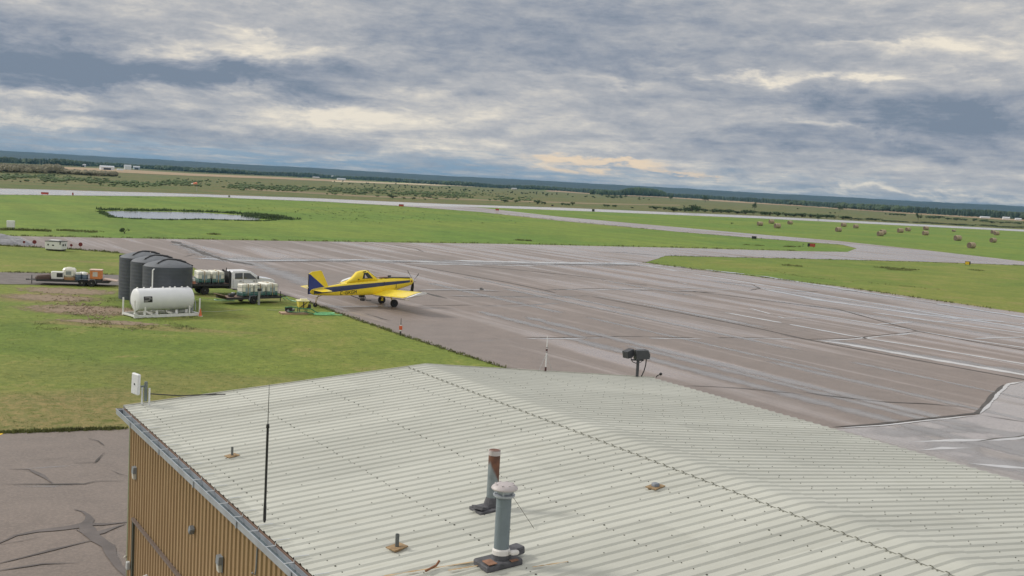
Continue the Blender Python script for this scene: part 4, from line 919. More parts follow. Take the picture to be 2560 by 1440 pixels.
st = [(-8.0,1.20,1.50,.05,2),(-7.6,1.06,1.66,.13,2.2),(-6.2,.98,1.86,.24,2.6),(-4.2,.98,2.20,.38,3),(-2.6,1.00,2.36,.46,3.2),(-1.6,1.02,2.44,.50,3.2),(-.8,1.07,2.60,.50,3),(.3,1.30,2.66,.50,3),(1.1,1.56,2.66,.46,2.8),(1.9,1.80,2.65,.40,2.5),(2.35,1.95,2.62,.34,2.2),(2.5,2.08,2.54,.24,2)]
secs = [ring(x, a, b, w, 24, sq) for x, a, b, w, sq in st]
fus = MB().loft(secs).build('fuselage', YEL, plane, smooth=True)
def fus_sec(x):
    for s0, s1 in zip(st, st[1:]):
        if s0[0] <= x <= s1[0]:
            t_ = (x-s0[0])/(s1[0]-s0[0]); return [a+(b-a)*t_ for a, b in zip(s0, s1)]
def fus_y(x, z):
    _, zb, zt, hw, sq = fus_sec(x); q = abs((z-(zb+zt)/2)/((zt-zb)/2)); return hw*max(0, 1-q**sq)**(1/sq)
for sd_ in (-1, 1):
    m = MB(); xs = [-7.6+i*.42 for i in range(24)]; vs = []; lev = 5
    for x in xs:
        t_ = (x+7.6)/9.9; zc = 1.38+t_*.97+.04*math.sin(t_*3); hw_ = .245*(1-.62*t_**2)
        for k in range(lev): 
            z = zc + hw_*(2*k/(lev-1)-1); vs.append((x, sd_*(fus_y(x, z)+.006), z))
    m.add(vs, [(i*lev+k, i*lev+k+1, (i+1)*lev+k+1, (i+1)*lev+k) for i in range(len(xs)-1) for k in range(lev-1)])
    m.build('side_stripe', NAVY, fus)
# registration
LET = {'C':[(1,1,0,1),(0,1,0,0),(0,0,1,0)], '-':[(.1,.5,.9,.5)], 'G':[(1,1,0,1),(0,1,0,0),(0,0,1,0),(1,0,1,.5),(1,.5,.5,.5)], 'K':[(0,0,0,1),(0,.45,1,1),(.25,.55,1,0)], 'M':[(0,0,0,1),(0,1,.5,.4),(.5,.4,1,1),(1,1,1,0)]}
m = MB(); x = -5.05; sc_ = .30
for chh in 'C-GKGM':
    w = sc_*.62*(.6 if chh == '-' else 1.0)
    for (a, b, c_, d_) in LET[chh]:
        xa, xb = x+a*w, x+c_*w; sh = (x+5.05)*.10
        za, zb_ = 1.10+sh+b*sc_*.9, 1.10+sh+d_*sc_*.9
        pa, pb = Vector((xa,0,za)), Vector((xb,0,zb_)); dd = (pb-pa).normalized()*.024; nn_ = Vector((-dd.z,0,dd.x))
        pa, pb = pa-dd, pb+dd; vs = []
        for k in range(6):
            for o_ in (nn_, nn_*0, -nn_): v = pa.lerp(pb, k/5)+o_; vs.append((v.x, -(fus_y(v.x, v.z)+.010), v.z))
        m.add(vs, [(3*k+e, 3*k+e+1, 3*k+e+4, 3*k+e+3) for k in range(5) for e in (0, 1)])
    x += w+.10
m.build('registration', BLACKP, fus)
m = MB(); m.prism([(-.75,2.28),(-.71,2.28),(-.71,2.0),(-.75,2.0)], -.53, -.50); m.cbox((.55,-.47,1.9), (.05,.06,.42)); m.build('intake_slot', BLACKP, fus)
m = MB(); m.lathe([(.02,-.02),(.09,0),(.02,.02)], (2.22,-.37,2.34), 12, 'y'); m.build('exhaust', mat('burnt_red', (.30,.05,.02), .5), fus)
m = MB(); m.prism([(-.55,2.60),(.3,2.66),(1.0,2.66),(2.2,2.65),(2.2,2.675),(1.0,2.69),(.3,2.69),(-.55,2.63)], -.30, .30); m.build('anti_glare_panel', BLACKP, fus)
m = MB(); m.cbox((-.68,0,2.70), (1.0,.5,.12), ry=-.03, bev=.04); m.build('hopper_lid', mat('dusty_lid', (.30,.22,.20), .6), fus)
m = MB(); m.lathe([(.05,0),(.11,.04),(.10,.14),(.03,.17)], (-.05,0,2.70), 12); m.cbox((.1,0,2.80),(.22,.14,.12), bev=.03); m.build('air_intake', BLACKP, fus)
# canopy
cs = [(-4.4,2.10,2.28,.20),(-3.9,2.18,2.62,.30),(-3.4,2.22,3.18,.36),(-3.0,2.25,3.30,.40),(-2.5,2.28,3.35,.41),(-2.1,2.30,3.22,.40),(-1.55,2.30,2.78,.40),(-1.35,2.36,2.60,.38)]
MB().loft([ring(x, a, b, w, 16, 2.8) for x, a, b, w in cs]).build('cockpit', YEL, plane, smooth=True)
cp = plane.children[-1]
for sd_ in (-1, 1):
    m = MB(); y_ = sd_*.40; m.prism([(-2.95,2.58),(-2.82,3.12),(-2.42,3.16),(-1.85,2.60)], y_-.012, y_+.012); w_ = m.build('window', GLASS, cp)
    m = MB(); m.prism([(-2.72,2.64),(-2.70,3.0),(-2.42,2.66)], y_+sd_*.013-.002, y_+sd_*.013+.002); m.build('window_glare', PALEG, w_)
m = MB(); vs = []
for x, z, w in ((-2.28,3.31,.30),(-1.95,3.06,.36),(-1.55,2.80,.36),(-1.42,2.62,.38)): vs += [(x+.02,-w,z-.06),(x+.05,-w*.6,z+.02),(x+.05,w*.6,z+.02),(x+.02,w,z-.06)]
m.add(vs, [(k*4+i,k*4+i+1,k*4+5+i,k*4+4+i) for k in range(3) for i in range(3)]); m.build('windscreen', PALEG, cp)
m = MB(); m.cbox((-2.75,-.36,3.24), (.28,.06,.06), ry=-.2); m.cbox((-3.3,-.37,2.5),(.12,.05,.08)); m.build('handle', BLACKP, cp)
# wings
def wing_sec(y, xle, ch_, zc, th=.14, n=9, inc=.19):
    up, lo = [], []
    for i in range(n):
        t_ = i/(n-1); x = xle - ch_*t_; h_ = ch_*th*(1.48*math.sqrt(t_) - .63*t_ - 1.758*t_**2 + 1.42*t_**3 - .5*t_**4)*2.1
        up.append((x, y, zc-inc*ch_*t_+h_*.62)); lo.append((x, y, zc-inc*ch_*t_-h_*.38))
    return up + lo[::-1][1:-1]
for sd_ in (-1, 1):
    yt = 6.9
    secs = [wing_sec(sd_*y, .27, 2.06, 1.46+(y-.3)*.066) for y in (.3, 2, 4, 5.5, yt)]
    wg = MB().loft(secs).build('wing', YEL, plane, smooth=True)
    m = MB(); m.loft([wing_sec(sd_*y, .27-(.12 if k else 0), 2.06-(.5 if k else 0), 1.46+(y-.3)*.066+.05*k) for k, y in enumerate((yt+.002, yt+.42))]).build('wing_tip', WHT, wg, smooth=True)
    m = MB(); 
    for k in range(2):
        y_ = sd_*(yt-.10-.30*k)
        if k == 1: continue
        vs = []
        for i in range(9):
            a = wing_sec(y_, .27, 2.06, 1.46+(abs(y_)-.3)*.066)[i]; vs += [(a[0], a[1]-.07, a[2]+.006), (a[0], a[1]+.07, a[2]+.006)]
        m.add(vs, [(2*i,2*i+1,2*i+3,2*i+2) for i in range(8)])
    m.build('tip_band', NAVY, wg)
    m = MB(); m.cbox((-1.80, sd_*3.9, 1.33), (.28,5.6,.05), rx=sd_*.066, ry=-.14); m.build('aileron', YEL, wg)
# tail
m = MB(); m.prism([(-8.0,1.25),(-8.08,3.02),(-7.8,3.18),(-7.0,3.30),(-6.85,3.20),(-6.15,1.80),(-6.5,1.5)], -.045, .045); fin = m.build('fin', YEL, plane)
for sd_ in (-1, 1):
    m = MB(); m.prism([(-8.06,1.12),(-8.10,2.96),(-7.98,2.94),(-6.5,1.74),(-7.2,1.30)], sd_*.050-.004, sd_*.050+.004); m.build('rudder_panel', mat('royal_blue_paint', (.018,.04,.24), .4), fin)
m = MB(); m.cbox((-8.12,0,2.05), (.05,.07,1.86)); m.build('rudder_edge', mat('rudder_black', (.02,.02,.03), .5), fin)
m = MB(); m.cyl((-8.1,0,1.75), (-8.5,0,1.83), .06, .01, 8); m.build('tail_light', WHT, fin)
for sd_ in (-1, 1):
    secs = []
    for y_, xl, c_ in ((.12,-6.55,1.35),(1.2,-6.62,1.28),(2.5,-6.85,1.0),(2.62,-7.0,.7)): secs.append(wing_sec(sd_*y_, xl, c_, 1.66, .05, 7, .07))
    MB().loft(secs).build('tailplane', YEL, plane, smooth=True)
# propeller
hub = Vector((2.62,0,2.34)); pr_ = MB(); pr_.lathe([(.20,-.14),(.20,-.02),(.17,.1),(.10,.22),(.02,.30)], hub, 16, 'x'); sp_ = pr_.build('spinner', mat('polished_spinner', (.7,.68,.68), .2, metal=.6), plane, smooth=True)
for ang, R_ in ((D(-97),1.42),(D(35),1.35),(D(143),1.42)):
    dv = Vector((-.04, -math.cos(ang), math.sin(ang))).normalized(); sdv = dv.cross(Vector((1,0,0))).normalized(); m = MB(); secs = []
    for t_, w in ((.12,.07),(.35,.14),(.7,.17),(.95,.14),(1.0,.07)):
        c_ = hub + dv*R_*t_; tw = 1.0-t_*.6; a = (sdv*math.cos(tw) + Vector((1,0,0))*math.sin(tw)); b2 = dv.cross(a)
        secs.append([c_+a*w, c_+b2*.02, c_-a*w, c_-b2*.02])
    m.loft(secs).build('propeller_blade', BLK, plane)
# gear
def wheel(parent, c, r, w, name='wheel', rimm=GREY, tyre=BLK):
    m = MB(); m.lathe([(r*.62,-w/2),(r*.92,-w/2),(r,-w*.3),(r,w*.3),(r*.92,w/2),(r*.62,w/2)], c, 20, 'y'); wh = m.build(name, tyre, parent, smooth=True)
    m = MB(); m.lathe([(r*.2,-w*.50),(r*.6,-w*.42),(r*.62,-w*.2),(r*.62,w*.2),(r*.6,w*.42),(r*.2,w*.50)], c, 16, 'y'); m.build('rim', rimm, wh, smooth=True)
    return wh
IM = Matrix.Rotation(-rz_of(hd), 3, 'Z')
for sd_ in (-1, 1):
    ln = (IM @ ((NW if sd_ < 0 else FW)-MID)); x0, y0 = ln.x, ln.y
    wheel(plane, (x0, y0, .37), .37, .26)
    m = MB(); m.cyl((x0-.02, y0-sd_*.1, .37), (x0-.35, sd_*.95, 1.32), .055, .09, 8); m.cbox((x0-.05, y0-sd_*.16, .45), (.2,.06,.3)); m.build('gear_leg', YEL, plane)
tl = IM @ (TW-MID)
wheel(plane, (tl.x, tl.y, .21), .21, .14, 'tail_wheel')
m = MB(); m.tube([(tl.x,tl.y+.09,.22),(tl.x+.05,tl.y+.09,.5),(tl.x+.3,.0,.82),(tl.x+.95,0,1.08)], .035); m.tube([(tl.x,tl.y-.09,.22),(tl.x+.08,tl.y-.05,.55),(tl.x+.5,0,1.08)], .03); m.build('tail_strut', mat('tan_strut', (.35,.28,.14), .5), plane)
# spray gear under the belly
m = MB(); m.tube([(-3.9,-.1,.98),(-3.0,-.15,.68),(-2.6,-.2,.5)], .035); m.tube([(-2.5,-.25,.92),(-2.45,-.3,.55),(-1.9,-.3,.52)], .03); m.cbox((-2.75,0,.90), (.5,.3,.25)); m.cyl((-2.95,-.15,.62), (-2.55,-.15,.60), .12, .15, 10); m.build('spray_pump', BLACKP, plane)
for sd_ in (-1, 1):
    m = MB(); m.tube([(-1.75, sd_*.4, 1.0), (-1.8, sd_*7.6, 1.38)], .03)
    for k in range(9): y_ = sd_*(1+k*.8); m.cyl((-1.78,y_,1.03+abs(y_)*.05), (-1.78,y_,.93+abs(y_)*.05), .02, .02, 6)
    m.build('spray_boom', mat('boom_metal', (.30,.27,.22), .5, metal=.3), plane)

# ---------------------------------------------------------------- big dark water tanks
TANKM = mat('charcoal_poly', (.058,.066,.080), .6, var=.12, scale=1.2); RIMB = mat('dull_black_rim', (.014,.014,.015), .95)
TANKD = mat('lighter_dome', (.115,.125,.14), .6, var=.15, scale=1.5)  # dome a lighter grey than the shell
right_c = Vector(((417-1280)*93.6/F - .3, 0, 0)); rc = at(417,775); stp = Vector((-2.25, 3.60, 0))
tank_labels = ['front dark water tank with a white pipe, nearest the white fuel tank', 'middle dark water tank of the three', 'rear dark water tank, leftmost and farthest of the three']
for k in range(3):
    c_ = rc + stp*k; t = thing('water_tank', tank_labels[k], 'tank', c_, .25, group='three dark water tanks'); R_ = 2.0; H_ = 3.72
    prf = [(R_,0)]; z = .12
    while z < H_-.1: prf += [(R_, z), (R_+.007, z+.05), (R_+.007, z+.11), (R_, z+.16)]; z += .30
    prf += [(R_, H_-.02), (R_-.03, H_)]
    MB().lathe(prf, n=56).build('tank_shell', TANKM, t, smooth=True)
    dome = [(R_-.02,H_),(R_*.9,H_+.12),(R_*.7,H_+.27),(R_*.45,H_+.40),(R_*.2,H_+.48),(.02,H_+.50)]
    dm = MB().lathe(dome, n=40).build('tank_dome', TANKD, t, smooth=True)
    m = MB()                                          # dark raised rim round the far side of the dome
    pts = [Vector((R_*.99*math.cos(D(a)), R_*.99*math.sin(D(a)), H_+.06+.0)) for a in range(5, 190, 8)]; m.tube(pts, .055, 6)
    m.build('dome_rim', RIMB, dm)
    m = MB(); m.lathe([(.36,0),(.38,.10),(.34,.15),(.05,.18)], (.2,.35,H_+.44), 16); m.tube([(.1,.3,H_+.55),(-.35,-.5,H_+.50),(-.70,-1.15,H_+.30)], .07); m.lathe([(.10,0),(.14,.06),(.10,.12)], (-.72,-1.2,H_+.18), 10)
    m.cbox((1.05,.35,H_+.42), (.75,.30,.14), rz=-.2, ry=.22, bev=.03); m.tube([(.4,.4,H_+.56),(1.0,.4,H_+.50),(1.75,.2,H_+.15)], .05); m.build('fill_lid', BLACKP, dm)
# white standpipe
p = at(379,783); t = thing('standpipe', 'thin white standpipe in front of the nearest dark tank', 'pipe', p)
m = MB(); m.cyl((0,0,0), (0,0,3.55), .055, .055, 8); m.cyl((0,0,3.5), (0,.35,3.58), .05, .05, 8); m.build('pipe', WHT, t); m = MB(); m.cyl((0,0,0), (0,0,.12), .12, .12, 8); m.build('pipe_foot', GREY, t)
p = at(336,760); t = thing('hose_post', 'short cream post beside the dark tanks', 'post', p); m = MB(); m.cyl((0,0,0),(0,0,1.1),.05,.05,8); m.lathe([(.07,1.08),(.07,1.14),(.02,1.18)]); m.build('post', mat('cream_post',(.5,.48,.36),.6), t)
m = MB(); m.cyl((0,0,0),(0,0,.1),.1,.08,8); m.build('post_foot', GREY, t)

# ---------------------------------------------------------------- white fuel tank on its skid
a = at(335,796); b = at(500,789); hd2 = azim(a, b); t = thing('fuel_tank', 'white horizontal fuel tank on a white steel skid in front of the dark tanks', 'fuel tank', a, rz_of(hd2))
TW_ = mat('white_tank_paint', (.74,.75,.77), .38, var=.05, scale=1.5)
L_ = (b-a).length; Wd = 2.15
m = MB()
for y_ in (0, Wd): m.box(0, L_, y_-.08, y_+.08, .08, .24); m.box(0, L_, y_-.10, y_+.10, .02, .078)
for x in (.0, L_*.35, L_*.65, L_-.16): m.box(x, x+.16, .082, Wd-.082, .09, .22)
m.cbox((.25,-.05,.26),(.6,.12,.12), rz=0, ry=.45)
sk = m.build('skid', WHT, t)
m = MB(); x0, x1 = .55, L_-.42; r_ = .90; zc = 1.33
m.lathe([(.05,x0-.16),(.45,x0-.13),(.75,x0-.06),(r_-.02,x0+.02),(r_,x0+.08),(r_,x1-.08),(r_-.02,x1-.02),(.75,x1+.06),(.45,x1+.13),(.05,x1+.16)], (0,Wd/2,zc), 40, 'x')
tk = m.build('tank_shell', TW_, t, smooth=True)
m = MB()
for x in (x0+.15,x0+.7,x0+1.3,x0+2.3,x0+2.9,x1-1.3,x1-.7,x1-.2): m.lathe([(.07,0),(.09,.05),(.04,.12)], (x,Wd/2,zc+r_-.02), 10)
m.build('tank_fitting', WHT, tk)
m = MB(); vs = []; xa, xb = x0+.30, x0+1.02
for k in range(5): th = D(-8+k*7.5); vs += [(xa, Wd/2-(r_+.006)*math.cos(th), zc+(r_+.006)*math.sin(th)), (xb, Wd/2-(r_+.006)*math.cos(th), zc+(r_+.006)*math.sin(th))]
m.add(vs, [(2*i,2*i+1,2*i+3,2*i+2) for i in range(4)]); pl = m.build('placard', BLACKP, tk)
m = MB()
for k, (u0, u1) in enumerate(((.05,.35),(.05,.5),(.42,.68),(.1,.6))): th = D(-3+k*6); y_, z_ = Wd/2-(r_+.010)*math.cos(th), zc+(r_+.010)*math.sin(th); m.cbox((xa+(u0+u1)/2*1.0, y_, z_), (u1-u0, .003, .022), rx=-th)
m.build('placard_text', WHT, pl)
for x in (.55+.45, L_*.36, L_*.66, L_-1.05):
    m = MB(); m.prism([(x-.11,.24),(x+.11,.24),(x+.08,.52),(x-.08,.52)], Wd/2-.78, Wd/2-.70); m.prism([(x-.11,.24),(x+.11,.24),(x+.08,.52),(x-.08,.52)], Wd/2+.70, Wd/2+.78); m.build('saddle', WHT, sk)
for x, y_ in ((.05,0),(.05,Wd),(L_-.05,0),(L_-.05,Wd)): MB().cyl((x,y_,.24), (x,y_,1.42), .065, .065, 10).build('corner_post', WHT, t, smooth=True)
m = MB(); m.cbox((.9,-.02,.55),(.10,.10,.62)); m.cbox((L_-.95,-.02,.55),(.10,.10,.62)); m.build('bracket', WHT, t)
m = MB(); m.cbox((L_-.28,Wd/2,.55),(.3,.5,.5), bev=.04); m.cyl((L_-.25,.3,.4),(L_-.2,.5,1.2),.04,.04,8); m.build('transfer_pump', GREY, t)
p = at(494,790); t = thing('traffic_cone', 'faded orange traffic cone at the right end of the white skid', 'cone', p+Vector((.25,-.1,0)), .3)
m = MB(); m.lathe([(.14,.03),(.03,.62),(.02,.64)], n=14); m.build('cone', mat('orange_plastic', (.65,.16,.05), .6), t); m = MB(); m.cbox((0,0,.018),(.36,.36,.034)); m.build('cone_base', mat('white_rubber', (.6,.58,.55), .6), t)

# ---------------------------------------------------------------- totes
BOT = mat('milky_plastic', (.74,.73,.64), .45, var=.06, scale=4); LIQ = mat('green_liquid', (.035,.13,.115), .35, var=.2, scale=3); PALT = mat('pallet_dark', (.05,.055,.05), .7); CAGE = mat('cage_steel', (.36,.40,.43), .4, metal=.4)
def make_tote(label, parent_m, cage=True, fill=.32):
    t = thing('liquid_tote', label, 'tote', (0,0,0), 0, group='white liquid totes')
    m = MB(); m.box(-.6,.6,-.5,.5,.0,.03); m.box(-.6,.6,-.5,.5,.11,.14)
    for x in (-.5,0,.5): m.box(x-.07,x+.07,-.5,.5,.031,.109)
    m.build('pallet', PALT, t)
    m = MB(); m.cbox((0,0,.145+fill/2), (1.14,.95,fill), bev=.04); m.build('liquid_part', LIQ, t)
    hb = 1.02-fill
    m = MB(); m.cbox((0,0,.145+fill+.003+hb/2), (1.15,.96,hb), bev=.07); m.lathe([(.12,0),(.12,.05),(.05,.07)], (0,0,.145+1.02), 12); bt = m.build('bottle', BOT, t)
    m = MB(); m.cbox((0,-.487,.62),(.5,.008,.42)); m.cbox((0,.487,.62),(.5,.008,.42)); m.build('level_panel', mat('level_panel', (.30,.38,.42), .4), bt)
    m = MB()
    for x in (-.585,-.2,.2,.585):
        for y_ in (-.495,.495): m.box(x-.01,x+.01,y_-.01,y_+.01,.14,1.14)
    for z in (.35,.9):
        for y_ in (-.505,.505): m.box(-.59,.59,y_-.008,y_+.008,z-.01,z+.01)
        for x in (-.597,.597): m.box(x-.008,x+.008,-.5,.5,z-.01,z+.01)
    m.build('cage', CAGE, t)
    m = MB(); m.box(-.03,.03,-.52,-.506,.14,1.19); m.box(-.03,.03,.506,.52,.14,1.19); m.box(-.03,.03,-.52,.52,1.19,1.205); m.build('strap', mat('tan_strap', (.38,.27,.14), .7), t)
    return t
tote0 = make_tote('white tote', None)
def tote(parent, x, y, z, rz, label, first=[True]):
    t = tote0 if first[0] else copy_tree(tote0); first[0] = False
    t['label'] = label
    w = Matrix.Translation(parent.location) @ Matrix.Rotation(parent.rotation_euler.z, 4, 'Z')
    q = w @ Vector((x, y, z)); t.location = q; t.rotation_euler = (0, 0, parent.rotation_euler.z + rz); return t
def on(parent, x, y, z): return (Matrix.Translation(parent.location) @ Matrix.Rotation(parent.rotation_euler.z, 4, 'Z')) @ Vector((x, y, z))

# ---------------------------------------------------------------- crew cab flatbed truck
TRW = mat('white_truck_paint', (.74,.75,.78), .28, var=.04, coat=.4); CHAS = mat('chassis_black', (.03,.03,.032), .6); DECK = mat('worn_deck_planks', (.20,.13,.10), .8, var=.3, scale=3)
tp = at(512,737); hd3 = D(57)
truck = thing('flatbed_truck', 'white crew cab flatbed truck loaded with totes beside the dark tanks', 'truck', tp, rz_of(hd3)); 
truck.scale = (1.04, 1, 1)
yw = .95                                               # origin at the near rear wheel; body centre is +y
yc = yw
m = MB(); m.box(-1.5,6.2,yc-.42,yc-.30,.55,.78); m.box(-1.5,6.2,yc+.30,yc+.42,.55,.78)
for x in (-1.3,.9,2.2,4.0,6.0): m.box(x,x+.12,yc-.299,yc+.299,.57,.76)
m.build('chassis', CHAS, truck)
m = MB(); m.box(-1.55,2.30,yc-1.12,yc+1.12,.95,1.03); dk = m.build('flatbed', DECK, truck)
m = MB(); m.box(-1.58,2.30,yc-1.16,yc-1.121,.84,1.06); m.box(-1.58,2.30,yc+1.121,yc+1.16,.84,1.06); m.box(-1.60,-1.551,yc-1.16,yc+1.16,.80,1.05); m.box(-1.4,2.2,yc-.29,yc+.29,.78,.949); m.build('bed_frame', CHAS, dk)
m = MB(); m.box(2.30,2.36,yc-1.05,yc+1.05,1.03,2.2)
for k in range(2): m.box(2.20,2.299,yc-1.05+k*2.0,yc-.95+k*2.0,1.03,2.3)
m.build('headache_rack', CHAS, truck)
cabp = [(2.46,.62),(2.46,1.45),(2.50,2.12),(2.62,2.24),(4.05,2.28),(4.35,2.20),(5.12,1.66),(5.3,1.62),(6.35,1.50),(6.64,1.34),(6.68,1.0),(6.68,.68),(6.42,.60),(6.30,.92),(5.98,1.04),(5.62,1.04),(5.34,.92),(5.20,.60)]
def cab_slab(y0, y1, inset=0): 
    mb = MB(); mb.prism(cabp, y0, y1); return mb
m = MB(); n = len(cabp); ys = [(-.98,.0),(-.90,.04),(.90,.04),(.98,.0)]
vs = []
for k, (yy, up) in enumerate(ys):
    for x, z in cabp:
        tz = max(0, z-1.5)*(.13 if k in (0,3) else .13); sgn = -1 if yy < 0 else 1
        vs.append((x - (.0 if k in (1,2) else .02), yc+yy-sgn*tz, z + (up if z > 1.3 else 0)))
fs = [tuple(range(n)), tuple(range(4*n-1,3*n-1,-1))] + [(k*n+i,(k+1)*n+i,(k+1)*n+(i+1)%n,k*n+(i+1)%n) for k in range(3) for i in range(n)]
m.add(vs, fs); body = m.build('body', TRW, truck)
for sd_ in (-1, 1):
    def sy(z): return yc + sd_*(.98 - max(0, z-1.5)*.13 + .006)
    for nm, poly in (('rear_window',[(2.78,1.52),(2.80,2.06),(3.52,2.10),(3.52,1.52)]), ('front_window',[(3.62,1.52),(3.62,2.10),(4.22,2.08),(4.80,1.60),(4.80,1.52)])):
        m = MB(); m.add([(x, sy(z), z) for x, z in poly], [tuple(range(len(poly)))]); m.build('window', GLASS, body)
    m = MB()
    for x in (2.62,3.57,4.86): m.box(x-.008,x+.008,sy(1.0)-.004,sy(1.0)+.004,.66,1.48)
    for x in (3.32,4.62): m.box(x-.12,x+.02,sy(1.3)-.01,sy(1.3)+.02,1.30,1.34) if False else m.cbox((x, sy(1.3)+sd_*.01, 1.32), (.2,.03,.05))
    m.build('door_handle', CHAS, body)
    m = MB(); m.cbox((4.95, yc+sd_*1.16, 1.68), (.10,.22,.30), bev=.02); m.cbox((4.98, yc+sd_*1.03, 1.60), (.05,.18,.05)); m.build('mirror', CHAS, body)
    m = MB(); m.box(2.6,5.1,yc+sd_*.95-.09,yc+sd_*.95+.09,.44,.50); m.build('running_board', CHAS, truck)
    m = MB(); m.cbox((6.655, yc+sd_*.78, 1.12), (.10,.34,.26), bev=.02); m.build('headlight', mat('headlamp_glass', (.5,.5,.52), .15), body)
    for x, yy in ((0, 1.0), (5.80, .95)):
        wheel(truck, (x, yc+sd_*(yy-.13), .41), .41, .26)
m = MB(); m.add([(4.38,yc-.72,2.19),(5.10,yc-.84,1.64),(5.10,yc+.84,1.64),(4.38,yc+.72,2.19)], [(0,1,2,3)]); 
for i_, v_ in enumerate(m.v): m.v[i_] = (v_[0]+.03, v_[1], v_[2]+.05)
m.build('windscreen', GLASS, body)
m = MB(); m.box(6.70,6.80,yc-.9,yc+.9,.62,.86); m.build('bumper', mat('chrome', (.5,.5,.52), .25, metal=.8), truck)
m = MB(); m.box(6.685,6.70,yc-.55,yc+.55,.90,1.24); m.build('grille', CHAS, body)
m = MB(); m.cbox((-1.62, yc-.95, .93), (.05,.2,.12)); m.build('tail_light', mat('red_lens', (.35,.02,.02), .3), truck)
m = MB(); m.cyl((2.36,yc+.3,2.2),(2.36,yc+.3,2.5),.05,.04,8); m.build('exhaust_stack', CHAS, truck)
tote(truck, -.05, yc-.42, 1.034, 0, 'white tote with green liquid at the rear of the truck bed'); tote(truck, 1.30, yc-.40, 1.034, 0, 'white tote with green liquid against the truck cab rack')
tote(truck, .15, yc+.66, 1.034, 0, 'white tote on the far side of the truck bed behind the rear one'); tote(truck, 1.45, yc+.66, 1.034, 0, 'white tote on the far side of the truck bed behind the front one')
for k, (dx_, dz_, lb) in enumerate(((-1.30,0,'lower white jug stack at the tail of the truck bed'),(-1.02,0,'white jug standing next to the rear tote on the truck'))):
    t = thing('jug_crate', lb, 'jugs', on(truck, dx_, yc-.6, 1.034), truck.rotation_euler.z)
    m = MB(); m.cbox((0,0,.12),(.26,.5,.24)); m.build('crate', mat('terracotta_crate', (.45,.20,.12), .7), t)
    m = MB()
    for j in range(3):
        for i in range(2-k): m.cbox((0,-.16+j*.16,.38+i*.30),(.22,.14,.26),bev=.03); m.cyl((0,-.16+j*.16,.51+i*.30),(0,-.16+j*.16,.54+i*.30),.03,.03,8)
    m.build('jug', WHT, t)
t = thing('fuel_can', 'red can hanging off the rear corner of the truck bed', 'can', on(truck, -1.75, yc-.9, 0)); m = MB(); m.cbox((0,0,.78),(.22,.35,.34),bev=.03); m.build('can_body', mat('red_can', (.38,.03,.03), .5), t); m = MB(); m.cyl((0,0,.95),(0,.1,1.05),.03,.03,8); m.tube([(0,-.12,.95),(0,-.1,1.02),(0,.02,1.02)], .015); m.box(-.03,.03,-.03,.03,0,.61); m.build('can_handle', CHAS, t)

# ---------------------------------------------------------------- utility trailers
def trailer_frame(t, x0, x1, xt, zd, wd, yc, axles, r, rim_m, deck_m, railc=CHAS):
    m = MB(); m.box(x0,x1,yc-wd/2,yc+wd/2,zd-.05,zd); d = m.build('deck', deck_m, t)
    m = MB()
    for y_ in (yc-wd/2-.04, yc+wd/2+.04): m.box(x0,x1,y_-.035,y_+.035,zd-.16,zd+.03)
    for x in (x0,(x0+x1)/2,x1-.08): m.box(x,x+.08,yc-wd/2,yc+wd/2,zd-.15,zd-.055)
    m.build('frame', railc, t)
    m = MB(); m.tube([(x1,yc-wd*.35,zd-.1),(xt-.3,yc,zd-.1)], .05); m.tube([(x1,yc+wd*.35,zd-.1),(xt-.3,yc,zd-.1)], .05); m.tube([(xt-.5,yc,zd-.1),(xt,yc,zd-.1)], .06); m.cyl((xt-.55,yc+.1,.02),(xt-.55,yc+.1,zd+.35),.04,.04,8); m.build('hitch', railc, t)
    for ax_ in axles:
        for s_ in (-1, 1): wheel(t, (ax_, yc+s_*(wd/2+.18), r), r, .2, rimm=rim_m)
        m = MB(); m.cyl((ax_,yc-wd/2-.1,r),(ax_,yc+wd/2+.1,r),.04,.04,8); m.build('axle', CHAS, t)
    for s_ in (-1, 1):
        m = MB(); ya = yc+s_*(wd/2+.17); a0, a1 = min(axles)-r-.08, max(axles)+r+.08
        pts = [(a0, r*.9), (a0+.12, r*2.05), (a1-.12, r*2.05), (a1, r*.9)]; 
        for (xa_, za_), (xb_, zb_) in zip(pts, pts[1:]): m.add([(xa_,ya-.13,za_),(xb_,ya-.13,zb_),(xb_,ya+.13,zb_),(xa_,ya+.13,za_),(xa_,ya-.13,za_+.02),(xb_,ya-.13,zb_+.02),(xb_,ya+.13,zb_+.02),(xa_,ya+.13,za_+.02)], [(0,1,2,3),(4,5,6,7),(0,1,5,4),(2,3,7,6)])
        m.build('fender', GREY, t)
    return d
CREAM = mat('cream_rim', (.55,.50,.40), .5)
p = at(632,760); hd4 = D(47)
t1 = thing('utility_trailer', 'single axle utility trailer of totes parked in front of the white truck', 'trailer', p, rz_of(hd4))
trailer_frame(t1, -2.55, 3.0, 4.1, .60, 1.9, 1.08, (0,), .36, CREAM, DECK)
m = MB()
for x in (-2.1,-1.35,-.75): m.cbox((x,.10,.50),(.55,.05,.16))
m.build('side_board', mat('pale_boards', (.42,.32,.22), .8), t1)
m = MB(); m.cbox((-2.65,1.08,.72),(.5,1.8,.06),ry=.55); m.build('ramp', mat('ramp_mesh', (.16,.10,.07), .8), t1)
tote(t1, -.42, .66, .604, 0, 'white tote above the wheel of the utility trailer'); tote(t1, .80, .66, .604, 0, 'middle white tote on the utility trailer'); tote(t1, 2.10, .68, .604, 0, 'white tote with green base at the hitch end of the utility trailer')
tote(t1, 2.25, 1.72, .604, 0, 'white tote on the far side of the utility trailer hitch end')
